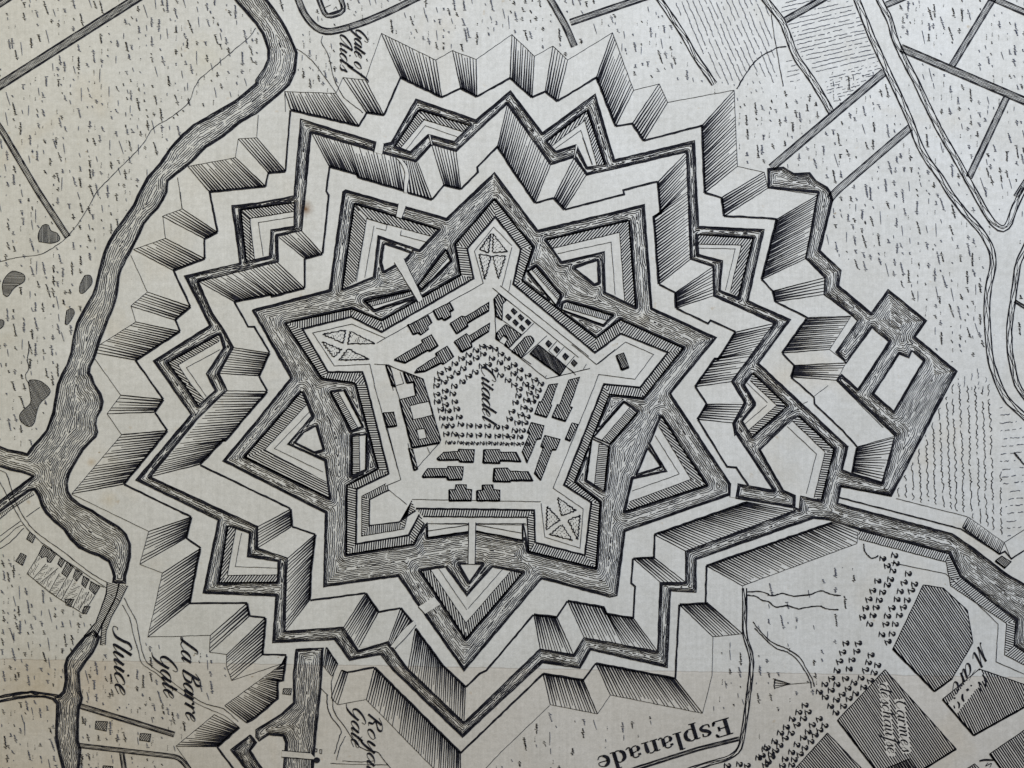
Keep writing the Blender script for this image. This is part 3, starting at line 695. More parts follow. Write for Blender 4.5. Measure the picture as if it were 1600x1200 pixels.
# ------------------------------------------------------------------ bridges and causeways, printed white across the water
def bridge(s, label=None, edges=((0, 1), (2, 3)), planks=0):
    p = P(s); ink = Ink(); ink.dz = 2.5e-5
    ink.poly([p], z=ZI+1.2e-5)
    for a, b in edges: ink.line([p[a], p[b]], 1.3)
    if planks:
        for k in range(1, planks): ink.strip([lerp(p[0], p[1], k/planks), lerp(p[3], p[2], k/planks)], 1.0)
    ink.build('bridge', sheet, label=label)
bridge("@11 890,72 875,152 910,165 938,88", 'gap in the upper left moat')
bridge("@11 865,440 1015,690 1045,668 925,415", 'bridge from the upper left ravelin to the citadel')
bridge("@M 672,118 665,588 742,588 752,118", 'bridge over the moat below the citadel')
bridge("@13 1015,192 1056,236 1155,175 1117,128", 'causeway across the lower moat')
bridge("@10 1078,838 1095,906 1105,903 1092,850", 'footbridge at the top lunette')
bridge("@20 398,905 385,985 392,990 412,915", 'footbridge at the upper right lunette')
bridge("@13 163,1090 340,1105 380,1148 160,1130", 'long bridge across the lower canal', edges=((0, 1), (3, 2)))
bridge("@10 752,885 738,950 790,965 800,902", 'break in the upper moat', edges=((0, 1), (2, 3)))
bridge("@22 1368,620 1362,705 1398,710 1412,622", 'causeway at the right-hand end of the inner moat', edges=((0, 1), (2, 3)))
# the road through the shaded face below the top left moat, and the lower road
def road(s0, s1, label=None):
    a = curve(P(s0), 5); b = curve(P(s1), 5); ink = Ink(); ink.dz = 2.5e-5; ink.poly([a+b[::-1]], z=ZI+1.1e-5)
    for e in (a, b): ink.strip(e, [R_.uniform(.8, 1.3) for _ in e])
    ink.build('road', sheet, label=label)
road("@10 872,985 905,1020 930,1080 925,1140 @11 925,5", "@10 915,1000 945,1040 958,1100 948,1160 @11 945,5", 'road through the upper left works')
road("@13 1000,305 940,380 870,450", "@13 985,278 915,340 840,440", 'road through the lower works')

# ------------------------------------------------------------------ eastern banks, canal walls
band('canal_bank', "@32 565,915 1130,1062 @33 1200,5 1547,283 1535,432 1610,485", "@32 567,968 1113,1112 @33 1140,60 1490,295 1477,492 1600,555", sp=3.4, w=1.5, edges=(1.2, 1.1))
lines('bank_line', [(1.0, "@32 770,1115 1110,1185 @33 1128,0 1438,300 1424,535 1600,612"), (2.2, "@32 440,707 1205,905 1447,1062 1480,1045 1520,1092 1600,1040"), (0.9, "@32 800,715 1245,828"), (0.9, "@32 1475,990 1600,910"), (1.6, "@32 455,640 770,702"),
    (0.8, "@32 1475,990 1515,1085"), (0.7, "@A 1060,695 1170,610"), (0.7, "@A 975,750 1010,737"), (0.9, "@A 1600,940 1235,575")])
facet("@32 1250,830 1475,990", "@32 1215,895 1445,1062", 1, name='glacis_facet', crest=1.8, sp=2.6, dark=.75)
block('sluice', "@32 1420,1105 1460,1075 1518,1110 1480,1150", ang=40, sp=2.0, w=1.2)
band('canal_bank', "@02 -20,860 80,775 215,690", "@02 -5,815 120,735 200,672", sp=3, w=.9, edges=(1.0, 1.0))
band('dyke', "@03 670,40 665,110 640,180 600,290 525,375", "@03 745,45 725,130 695,190 640,300 600,385", sp=2.6, w=1.2, edges=(1.8, 2.4))
band('dyke', "@03 800,60 750,160 700,250 665,340 658,430", "@03 745,50 725,130 690,200 640,300 628,430", sp=2.6, w=1.2, edges=(1.2, 1.8))

# ------------------------------------------------------------------ field ditches and roads
for a in (("@00 -120,610 0,533 840,0 980,-90", 12), ("@00 -80,75 0,26 100,-40", 8), ("@00 -80,690 0,795 240,1200 @01 425,282", 8), ("@10 250,-40 300,90 370,175 440,205 560,178 700,130 850,65 1040,-30", 9),
          ("@10 380,-40 438,112 560,72 525,-20", 6), ("@20 225,-30 340,170 390,290", 9), ("@20 365,140 780,0 900,-40", 9), ("@30 110,125 330,0 400,-40", 9), ("@30 725,450 20,1048", 11), ("@30 890,795 420,1200 @31 385,45", 10),
          ("@30 1540,-200 1400,0 1150,410", 9), ("@30 1380,-20 1600,75 1700,120", 8), ("@30 740,30 860,-20", 8), ("@30 1490,610 1255,1110", 9), ("@30 1640,1090 1550,1230", 8), ("@30 830,300 1600,630 1700,670", 11),
          ("@03 505,812 1090,990", 7), ("@03 495,1058 1120,1130 1210,1240", 6), ("@03 762,1105 785,1260", 6), ("@23 1420,1015 1160,1080 780,1200 700,1230", 5)):
    ditch(a[0], a[1], 'field_ditch')
for a in (("@20 890,-50 925,0 1060,200 1150,360 1265,525", 8), ("@20 1560,-30 @30 0,20 90,130 170,350 290,520 395,700", 9),
          ("@30 530,-60 560,10 600,110 650,240 730,410 800,560 880,730 940,900 1000,1010 1080,1110 1130,1200 @31 1220,120 1330,240 1400,360 1410,450 1375,600 1365,740 1375,900 1390,1060 1440,1200 @32 1480,90 1620,220 1700,300", 9),
          ("@30 670,-60 700,10 760,120 790,240 850,370 920,500 990,650 1080,830 1180,1000 1290,1200 @31 1350,110 1400,190 1465,245 1500,225 1530,120 1600,-30", 9),
          ("@31 1620,320 1560,450 1530,680 1505,850 1510,1000 1550,1200 @32 1610,90 1700,160", 8), ("@31 1540,680 1640,740", 4),
          ("@23 1453,75 1455,200 1450,360 1500,510 1490,650 1460,880 1440,1000 1430,1080 1360,1135 1150,1195 1000,1250", 6)):
    ditch(a[0], a[1], 'road_ditch', style='braid')
lines('footpath', [(0.9, "@00 1600,175 1560,230 1490,290 1430,340 1360,400 1290,460 1250,490 1210,560 1190,620 1150,670 1060,740 960,800 900,890 840,960 780,1020 690,1110 640,1160 @01 600,10 520,150 430,270 330,350 250,390 100,410 0,435 -80,450", 'c')], label='faint wavering path across the marsh')
lines('footpath', [(1.8, "@20 1405,555 1450,480 1510,395 1560,350 1600,328 @30 60,298 115,292", 'c'), (1.2, "@30 20,90 40,230 70,400 95,540", 'c')])
lines('footpath', [(1.1, "@01 180,930 180,1000 170,1050 180,1100 160,1150 180,1200", 'c')])
lines('road', [(1.1, "@02 0,540 40,560 70,650 100,740 150,830 210,910 300,980 400,1050 500,1130 600,1200 @03 670,40", 'c'), (1.0, "@02 -20,570 20,650 70,740 120,830 160,890 250,980 330,1040 440,1130 560,1230 @03 650,70", 'c'),
      (0.9, "@02 165,830 250,770"), (0.9, "@02 0,950 130,855"), (0.9, "@02 0,990 60,940 100,900 145,880", 'c'), (.9, "@02 -10,1035 60,990 150,900", 'c')], label='road to the town suburb')
lines('road', [(1.0, "@03 775,135 820,220 855,290 870,380 890,470 920,540 1010,610 1100,680 1200,750 1290,800 1400,830 1490,910", 'c'), (0.9, "@03 765,180 810,260 835,370 860,450 890,545 980,610 1080,700 1170,760 1280,820 1400,870 1500,950", 'c')], label='road to the barrier gate')
lines('road', [(1.3, "@13 445,740 445,800 470,880 530,960 520,1010 490,1110", 'c'), (1.2, "@13 480,770 490,850 560,950 600,1010 640,1060 700,1090 760,1100 800,1150 850,1210", 'c'), (1.1, "@13 490,600 470,680 480,780", 'c'), (1.1, "@13 560,1000 520,1080 505,1150", 'c'),
      (0.8, "@13 540,1155 660,1160 740,1155", 'c'), (0.9, "@13 465,1170 600,1175 820,1180", 'c'), (1.0, "@13 405,700 450,745")], label='forked road by the canal')
lines('stream', [(1.8, "@23 1465,100 1540,95 1600,112 @33 0,118 40,120 90,108 160,125 260,115 330,92 400,115 455,122", 'c'), (1.8, "@23 1470,120 1520,125 1560,150 @33 0,158 50,192 120,185 190,205 240,195 320,187 370,205 440,210", 'c'),
      (1.5, "@23 1505,285 1540,330 @33 0,395 60,430 120,455 200,510 240,580 275,640 290,690", 'c'), (1.5, "@23 1515,325 1560,370 1600,412 @33 60,455 120,475 180,520 235,600 265,660 270,700", 'c'), (.8, "@33 140,675 275,665")], label='wavering stream over the esplanade')
lines('arrow_tail', [(1.0, "@33 140,674 30,640"), (1.0, "@33 140,674 38,650"), (1.0, "@33 140,674 35,665"), (1.0, "@33 140,674 35,685"), (1.0, "@33 140,674 40,700"), (1.6, "@33 45,640 40,655 42,668 36,682 42,705")])
lines('ring_mark', [(2.0, "@32 598,998 600,1030 615,1062 640,1085 668,1085 688,1070", 'c')])
lines('property_line', [(0.9, "@32 1540,425 1600,500"), (1.6, "@32 1535,428 1560,460 1600,505", 'c')])

# ponds
for s in ("@01 245,310 240,265 265,212 300,205 318,240 360,260 372,300 320,320", "@01 22,640 18,565 65,500 110,498 152,520 150,560 90,600 50,652", "@01 530,522 560,520 576,545 570,580 520,632 498,620 505,570", "@01 418,740 450,728 465,760 430,820 408,820",
          "@01 -40,800 10,798 26,812 15,845 -30,860", "@02 180,0 190,-25 260,-15 315,50 245,130 215,240 180,265 130,230 130,180 190,120 190,60"):
    p = curve(P(s)+[P(s)[0]], 4)[:-1]; ink = Ink(); ink.poly([p]); take(p); hatch_poly(ink, [p], R_.choice((88, 90, 0, 60)), 1.75, 1.15); ink.line(p, 1.0, close=True); ink.build('pond', sheet)

# ------------------------------------------------------------------ town blocks
TXT = []      # boxes kept clear for words: (origin, reading direction, length, low, high)
def near_text(boxes):
    def f(p):
        for (o, r, L, lo, hi) in boxes:
            dx, dy = p[0]-o[0], p[1]-o[1]; a = dx*r[0]+dy*r[1]; b = dx*r[1]-dy*r[0]
            if -2 < a < L+2 and lo < b < hi: return True
        return False
    return f
CARM = near_text([((1399, 1095.5), (.135, .99), 80, -1, 13), ((1374, 1070), (.117, .993), 110, -1, 12)])
MARK = near_text([((1532, 1052), (-.62, .785), 72, -9, 9)])
def cblock(s, **k): block('city_block', s, ang=k.pop('ang', 56), sp=k.pop('sp', 3.5), w=k.pop('w', 2.0), edge=1.5, **k)
cblock("@33 970,55 1095,75 1245,215 1280,415 1150,640 1040,720 780,455", label='six-sided shaded town block')
cblock("@33 730,585 1175,1080 900,1250 740,1300 435,900", gapz=CARM, label='shaded town block of the friars')
cblock("@33 1090,770 1320,580 1640,690 1650,790 1285,995", ang=64, gapz=MARK, label='shaded town block beside the rampart street')
cblock("@33 370,980 640,1260 120,1260", ang=50)
cblock("@33 1640,935 1385,1110 1500,1260 1680,1260")
cblock("@33 1290,1172 1345,1230 1200,1230")
cblock("@33 740,1200 890,1140 940,1230 760,1230", sp=2.0, w=1.3)
def house(s, **k): block('house', s, ang=k.pop('ang', 58), sp=2.3, w=1.45, edge=1.2, shade=False)
for s in ("@N 310,210 370,250 340,320 280,280", "@N 220,425 275,455 235,555 165,510", "@N 450,345 590,430 530,525 495,520 490,460 440,475 405,445", "@N 630,475 680,505 640,575 602,540", "@N 700,520 765,570 700,680 645,635", "@N 795,590 860,640 800,720 762,680",
          "@N 872,665 930,700 890,790 850,750", "@N 950,722 1040,780 990,860 930,800", "@N 680,905 770,910 740,985 690,965", "@N 880,980 940,985 900,1062 862,1045", "@03 600,905 672,910 665,968 595,955", "@03 878,982 943,988 935,1035 872,1025", "@03 645,1185 705,1190 700,1240 640,1235", "@13 172,703 222,703 218,742 168,735"):
    house(s)
ink = Ink(); p = P("@N 400,450 450,345 1040,780 985,870 870,1062 640,915 285,640"); ink.poly([p]); take(p)
for s in ("@N 400,450 285,640 510,830 870,1060 985,870", "@N 480,540 345,700", "@N 450,345 400,450", "@N 610,580 415,740", "@N 620,640 515,830", "@N 700,680 585,880", "@N 760,700 640,915", "@N 860,790 760,1000", "@N 930,830 820,1030", "@N 450,345 1110,790"): ink.line(P(s), 1.0)
for s, a in (("@N 400,455 440,480 345,690 290,640", 70), ("@N 480,545 360,700 410,740 520,560", 5), ("@N 520,560 600,600 510,820 420,740", 75), ("@N 620,650 690,690 580,880 520,830", 0), ("@N 700,690 760,720 640,910 590,880", 95), ("@N 780,720 850,790 750,980 660,910", 15), ("@N 870,800 980,870 880,1050 770,990", 85)):
    hatch_poly(ink, [P(s)], a, 2.4, .8, gapz=lambda q: (int(q[0]/3.1)+int(q[1]/2.7)) % 4 == 0)
ink.build('garden_plots', sheet, label='suburban garden plots')
# bridge-head signs by the canal
ink = Ink(); hatch_poly(ink, [P("@13 172,1096 335,1100 345,1125 168,1118")], 92, 1.5, 1.0); ink.build('bridge_planks', sheet)
ink = Ink(); cx, cy = P("@13 380,1150")[0]; ink.poly([[(cx+5.2*math.cos(t*.5), cy+4.6*math.sin(t*.5)) for t in range(13)]], z=ZI+3e-5, mi=1); ink.line(P("@13 205,1133 375,1148"), 1.3); ink.line(P("@13 370,1078 382,1080 380,1098 368,1096"), 1.0, close=True); ink.line(P("@13 398,1083 412,1085 410,1110 400,1108"), .9, close=True); ink.build('mill_mark', sheet)
lines('house_outline', [(1.2, "@10 425,50 500,10 540,75 455,100", 'c')][:0]+[(1.1, "@10 405,0 440,90 545,55 520,0"), (0.8, "@10 425,50 470,30"), (.8, "@10 485,60 500,42 510,60")])

# ------------------------------------------------------------------ fields drawn with wavering furrows
def furrows(poly, ang, sp, amp, w_, name='furrowed_field', dash=.15, label=None, mi=2):
    poly = P(poly); c, s = math.cos(math.radians(ang)), math.sin(math.radians(ang)); ink = Ink()
    rr = [(x*c+y*s, -x*s+y*c) for x, y in poly]; lo = min(p[1] for p in rr); hi = max(p[1] for p in rr); y = lo+sp*.6
    while y < hi:
        xs = sorted(rr[i][0]+(y-rr[i][1])*(rr[(i+1) % len(rr)][0]-rr[i][0])/(rr[(i+1) % len(rr)][1]-rr[i][1]) for i in range(len(rr)) if (rr[i][1] <= y) != (rr[(i+1) % len(rr)][1] <= y))
        for k in range(0, len(xs)-1, 2):
            u = xs[k]+R_.uniform(0, 4); seg = []; drift = 0
            while u < xs[k+1]:
                drift += R_.uniform(-.35, .35); drift *= .93
                v = y+drift+amp*R_.choice((-1, 1))*R_.uniform(.2, 1); X, Y = u*c-v*s, u*s+v*c
                gi, gj = int(X-GX), int(Y-GY)
                free = 0 <= gi < GW and 0 <= gj < GH and not TAKEN[gj, gi]
                if free: seg.append((X, Y))
                if (not free or R_.random() < dash*.35) and seg:
                    if len(seg) > 1: ink.strip(seg, [w_*R_.uniform(.6, 1.3) for _ in seg], mi)
                    seg = []
                    if free: u += R_.uniform(1, 3)
                u += R_.uniform(1.8, 3.4)
            if len(seg) > 1: ink.strip(seg, [w_*R_.uniform(.6, 1.3) for _ in seg], mi)
        y += sp*R_.uniform(.85, 1.15)
    ink.build(name, sheet, label=label, kind=None)
furrows("@20 1000,10 1560,-60 1600,60 @30 30,250 60,540 @20 1500,430 1400,540 1300,520 1100,160", 67, 8.5, .5, .85)
furrows("@30 110,0 520,0 700,360 320,470 170,330 60,100", -13, 7.0, .4, .85, dash=.3)
furrows("@30 390,640 330,485 700,375 720,440 430,670", -14, 4.6, .5, .8, dash=.9)
furrows("@30 110,300 170,360 250,480 110,530", -12, 8, .4, .8, dash=.6)
furrows("@20 1430,560 1540,430 1600,600 1430,610", 70, 9, .5, .7, dash=1.2)
furrows("@32 1150,0 1420,0 1445,500 1490,960 1300,860 1240,810 780,700", 88, 11.0, 1.7, 1.1, dash=.12, mi=1)
furrows("@32 1440,120 1600,260 1600,900 1495,960 1450,500", -6, 11.5, .8, 1.0, dash=.7)
furrows("@31 1130,1190 1350,1080 1440,1200 1430,1230 1200,1240", 88, 11, 1.0, .8, dash=1)

# ------------------------------------------------------------------ trees (little printed tree signs)
tr = []
for p in "225,345 185,420 175,500 180,610 185,700 230,800 250,905 280,1005 300,1105 320,290 405,225 490,160 580,115 670,60 750,10 910,45 980,105 1060,160 1145,240 1220,305 1320,375 1405,430 1480,475 1450,560 1420,635 1380,700 1340,800 1310,890 1280,965 1250,1060 1220,1140 270,455 285,565 270,655 290,740 320,815 345,910 360,1000 400,1105 480,1120 345,395 430,340 510,285 580,215 670,155 760,105 870,160 970,210 1060,280 1140,350 1215,410 1290,480 1360,520 1340,595 1300,680 1265,770 1230,865 1190,960 1155,1060 1120,1140 400,505 380,600 405,700 430,790 460,890 480,985 590,1000 700,1005 815,1005 930,1015 1035,1020 1090,915 1120,825 1165,710 1200,625 1210,545 1150,490 1070,435 975,370 905,305 825,240 745,255 660,330 580,385 500,450 590,1115 705,1120 820,1125 940,1130 1040,1130 830,20".split():
    x, y = p.split(','); tr.append((660+float(x)/8, 540+float(y)/8, 1.0))
for k in range(15): tr.append((700+k*8.9+R_.uniform(-.8, .8), 691.5+k*.15+R_.uniform(-.5, .5), .78))
for p in "850,30 965,30 820,115 950,105 1085,140 790,200 905,185 1060,210 1145,235 765,285 880,270 1035,280 1115,305 715,360 845,360 990,355 1080,380 650,415 765,415 925,400 1015,440 600,485 710,470 870,455 940,500 655,535 815,510 880,550 760,560 705,620 825,620 755,680 465,610 405,675 495,675 345,740 450,735 600,740 290,815 390,795 535,795 650,800 235,870 335,870 495,860 605,845 180,950 280,920 450,915 560,890 110,1005 230,985 390,980 520,950 190,1035 465,1010 65,1085 155,1095 340,1050 420,1070 95,1170 280,1115 365,1120 255,1180 340,1170".split():
    x, y = p.split(','); tr.append((1180+float(x)/6, 1000+float(y)/6, 1.05))
for p in "685,30 765,20 745,55 850,40 915,50 655,90 715,100 825,95 895,90 630,145 695,150 805,145 870,150 610,200 675,195 775,200 845,195 590,255 655,245 745,250 820,245 635,300 735,300 795,300 710,365 775,360 750,410 780,-35 745,-65 800,-80 715,-110 875,-15 790,-130 -20,1080 -60,1135 -255,1185 -180,1175 -130,1185 0,1160 20,1110".split():
    x, y = p.split(','); tr.append((1200+float(x)/4, 900+float(y)/4, 1.05))
def tree_ink(ink, x, y, s):
    th = R_.uniform(-.3, .3); ct, st = math.cos(th)*s, math.sin(th)*s
    q = lambda a, b: (x+a*ct-b*st+R_.uniform(-.4, .4), y+a*st+b*ct+R_.uniform(-.4, .4))
    ink.strip([q(-4.0, -4.2), q(-4.1, -.5), q(-3.6, 4.6)], [1.0*s, 1.9*s, 1.3*s])
    ink.strip([q(-3.9, -2.0), q(-1.8, -1.2), q(0.2, 0.4)], [.9*s, 1.2*s, 1.7*s])
    ink.strip(curve([q(.9, -2.4), q(2.7, -3.0), q(4.3, -1.2), q(4.0, 1.5), q(2.3, 2.6), q(.6, 1.6), q(.2, -.1)], 4), [(.9+1.7*math.sin(math.pi*i/24))*s*R_.uniform(.85, 1.15) for i in range(25)])
    cx, cy = q(2.4, .9); rr = R_.uniform(1.4, 2.5)*s
    ink.poly([[(cx+rr*math.cos(t), cy+rr*.9*math.sin(t)) for t in (0, 1.05, 2.1, 3.14, 4.19, 5.24)]], z=ZI+1e-6, mi=1)
rest = Ink()
for k, (x, y, s) in enumerate(tr):
    take([(x-6, y-6), (x+6, y-6), (x+6, y+6), (x-6, y+6)])
    if k < 95:
        i_ = Ink(); tree_ink(i_, x, y, s); o = i_.build('tree_sign', sheet)
    else: tree_ink(rest, x, y, s)
rest.build('tree_sign', sheet, kind='stuff')

# ------------------------------------------------------------------ lettering: engraver's round hand and one roman word
GL = {
 'a': (1.05, [[(.78, .85), (.5, 1), (.2, .78), (.08, .32), (.25, 0), (.5, .12), (.78, .8)], [(.85, 1), (.74, .2), (.86, 0), (1.05, .25)]]),
 'c': (.8, [[(.68, .78), (.66, .95), (.45, 1), (.15, .7), (.08, .3), (.3, 0), (.75, .35)]]),
 'd': (1.05, [[(.78, .85), (.5, 1), (.2, .78), (.08, .32), (.25, 0), (.5, .12), (.78, .8)], [(.92, 1.85), (.76, .25), (.86, 0), (1.05, .25)]]),
 'e': (.82, [[(.12, .42), (.5, .6), (.62, .88), (.42, 1), (.16, .7), (.1, .3), (.3, 0), (.75, .35)]]),
 'f': (.7, [[(.98, 1.75), (.85, 1.95), (.6, 1.6), (.4, .4), (.28, -.6), (.1, -.95), (-.12, -.8)], [(.2, .98), (.75, 1.02)]]),
 'h': (1.05, [[(.32, 1.85), (.14, 0)], [(.18, .3), (.5, .98), (.7, .9), (.64, .2), (.78, 0), (1, .3)]]),
 'i': (.5, [[(.05, .6), (.22, 1)], [(.24, 1), (.16, .2), (.28, 0), (.5, .3)], 'dot']),
 'l': (.5, [[(.3, 1.85), (.15, .25), (.27, 0), (.5, .3)]]),
 'm': (1.6, [[(.2, 1), (.1, 0)], [(.14, .3), (.45, 1), (.62, .9), (.55, 0)], [(.58, .3), (.92, 1), (1.1, .9), (1.04, .2), (1.18, 0), (1.5, .35)]]),
 'n': (1.1, [[(.2, 1), (.1, 0)], [(.14, .3), (.5, 1), (.7, .9), (.64, .2), (.78, 0), (1.05, .3)]]),
 'o': (.9, [[(.55, 1), (.2, .78), (.08, .32), (.28, 0), (.6, .22), (.72, .68), (.5, 1)]]),
 'r': (.8, [[(.2, 1), (.1, 0)], [(.13, .3), (.4, .9), (.58, 1), (.66, .8)], 'rdot']),
 's': (.75, [[(.1, .3), (.5, 1), (.52, .6), (.6, .25), (.4, 0), (.12, .12)]]),
 'S': (.95, [[(.95, 1.7), (.75, 1.9), (.5, 1.6), (.52, 1.0), (.45, .3), (.1, 0), (-.2, .1), (-.25, .45), (-.08, .5)]]),
 't': (.6, [[(.36, 1.5), (.18, .25), (.3, 0), (.55, .3)], [(.1, 1), (.55, 1.03)]]),
 'u': (1.05, [[(.1, .75), (.22, 1), (.14, .25), (.32, 0), (.72, .75)], [(.8, 1), (.7, .2), (.82, 0), (1.02, .3)]]),
 'y': (1.0, [[(.1, .8), (.22, 1), (.16, .25), (.32, 0), (.7, .7)], [(.82, 1), (.62, -.5), (.35, -.95), (.1, -.7)]]),
 'C': (1.2, [[(1.05, 1.35), (1.1, 1.7), (.85, 1.85), (.4, 1.4), (.18, .6), (.4, .02), (.8, .1), (1.05, .45)]]),
 'G': (1.35, [[(1.1, 1.35), (1.12, 1.7), (.85, 1.85), (.4, 1.4), (.18, .7), (.4, .2), (.75, .3), (1.0, .8)], [(1.08, .95), (.9, 0), (.6, -.6), (.2, -.7)]]),
 'L': (1.2, [[(1.0, 1.45), (.95, 1.8), (.7, 1.7), (.5, .9), (.3, .15), (.1, .05), (.1, .25), (.45, .15), (.8, 0), (1.15, .25)]]),
 'B': (1.35, [[(.55, 1.8), (.3, 0)], [(.1, 1.4), (.5, 1.85), (1.0, 1.85), (1.1, 1.4), (.6, 1.02), (1.1, .85), (1.05, .25), (.6, 0), (.3, .1)]]),
 'R': (1.35, [[(.55, 1.8), (.3, 0)], [(.1, 1.4), (.5, 1.85), (1.0, 1.8), (1.05, 1.35), (.55, .98), (.85, .6), (.95, .1), (1.2, .1)]]),
 'A': (1.3, [[(1.0, 1.8), (.5, 1.5), (.1, .7), (.2, .05), (.6, .4), (1.0, 1.8)], [(1.02, 1.8), (.95, .25), (1.05, 0), (1.25, .25)]]),
 'M': (2.0, [[(.1, .1), (.25, .1), (.5, 1.8)], [(.5, 1.8), (.55, 0)], [(.55, 0), (1.1, 1.8)], [(1.1, 1.8), (1.1, .2), (1.25, 0), (1.5, .3)]]),
 '_': (.55, []), '~': (.6, [[(.85, 1.85), (.7, 2.0), (.5, 1.4), (.3, .2), (.12, -.8), (-.1, -1), (-.25, -.75)]])}
def script(word, o, e, xh, slant=.55, thick=.29, thin=.07, asc=1.0, label=None, dy=0, clear=True):
    L = math.hypot(e[0]-o[0], e[1]-o[1]); r = ((e[0]-o[0])/L, (e[1]-o[1])/L); u = (r[1], -r[0])
    sx = L/sum(GL[c][0] for c in word); x = 0; ink = Ink(); ink.dz = 6e-6
    for c in word:
        adv, st = GL[c]
        def loc(p):
            yy = p[1] if p[1] < 1 else 1+(p[1]-1)*asc
            a = x+p[0]*sx+(yy-.0)*xh*slant-.35*xh*slant; b = yy*xh+dy
            return (o[0]+a*r[0]+b*u[0], o[1]+a*r[1]+b*u[1])
        for s_ in st:
            if s_ == 'dot' or s_ == 'rdot':
                cx, cy = loc((.35, 1.42) if s_ == 'dot' else (.66, .84)); rr = xh*(.13 if s_ == 'dot' else .12)
                ink.poly([[(cx+rr*math.cos(t), cy+rr*math.sin(t)) for t in (0, 1.05, 2.1, 3.14, 4.19, 5.24)]], z=ZI+9e-6, mi=1); continue
            c_ = curve(s_, 8); ws = []
            for i in range(len(c_)):
                a = c_[max(0, i-1)]; b = c_[min(len(c_)-1, i+1)]; d = math.hypot(b[0]-a[0], b[1]-a[1])+1e-6
                dn = max(0, (a[1]-b[1])/d); ws.append(dn)
            ws = [sum(ws[max(0, i-2):i+3])/len(ws[max(0, i-2):i+3]) for i in range(len(ws))]
            ink.strip([loc(p) for p in c_], [xh*(thin+(thick-thin)*q**1.6)*R_.uniform(.95, 1.08) for q in ws])
        x += adv*sx
    if clear:
        q = lambda a, b: (o[0]+a*r[0]+b*u[0], o[1]+a*r[1]+b*u[1])
        take([q(-4, -2), q(L+4, -2), q(L+8, xh*1.5), q(0, xh*1.5)])
    ink.build('lettering', sheet, label=label)
script('Citadel', (752, 571), (754, 658), 12, label="the word Citadel")
script('Gate_of', (554, 44), (553.5, 116), 11.5, label="the words Gate of")
script('Aids', (531, 54), (531.5, 112), 11, label="the word Aids")
script('Sluice', (176.5, 985), (180.5, 1086), 15, label="the word Sluice")
script('La_Barre', (282, 996), (291, 1127), 14, label="the words La Barre")
script('Gate', (247.5, 1022), (257.5, 1092), 14, label="the word Gate below the barrier road")
script('Royal', (575.5, 1112), (573, 1206), 12, label="the word Royal")
script('Gate', (549.5, 1103), (548.5, 1168), 12, label="the word Gate beside the word Royal")
script('Carmes', (1399, 1094), (1409.5, 1176), 10.5, thick=.24, slant=.25, label="the word Carmes")
script('deschau~se', (1374, 1068), (1387, 1178), 10, thick=.24, slant=.25, label="the word deschausse")
script('Marc', (1532, 1004), (1484, 1076), 13, thick=.25, label="the word Marc, upside down")
ink = Ink(); ink.dz = 6e-6
for w_, s in ((3.4, "@T 640,545 670,590 685,640 680,725"), (3.6, "@T 580,650 605,665 600,690"), (3, "@T 600,730 605,755 625,768"), (5, "@T 432,738 450,765"), (3.6, "@T 375,805 372,860 395,910"), (2.8, "@T 305,908 330,945 325,1000"), (2.4, "@T 258,960 270,1000"), (3, "@T 258,868 280,856"), (2.8, "@T 480,690 500,700"),
              (.7, "@T 550,480 500,550 460,630"), (3, "@33 1320,1155 1355,1148 1410,1150"), (1.2, "@33 1375,1165 1360,1185 1395,1170 1385,1195")):
    c_ = curve(P(s), 5); n = len(c_); ink.strip(c_, [w_*(.55+.5*math.sin(math.pi*(i+.5)/n)) for i in range(n)])
ink.build('lettering', sheet, label='worn letters within the shaded block')
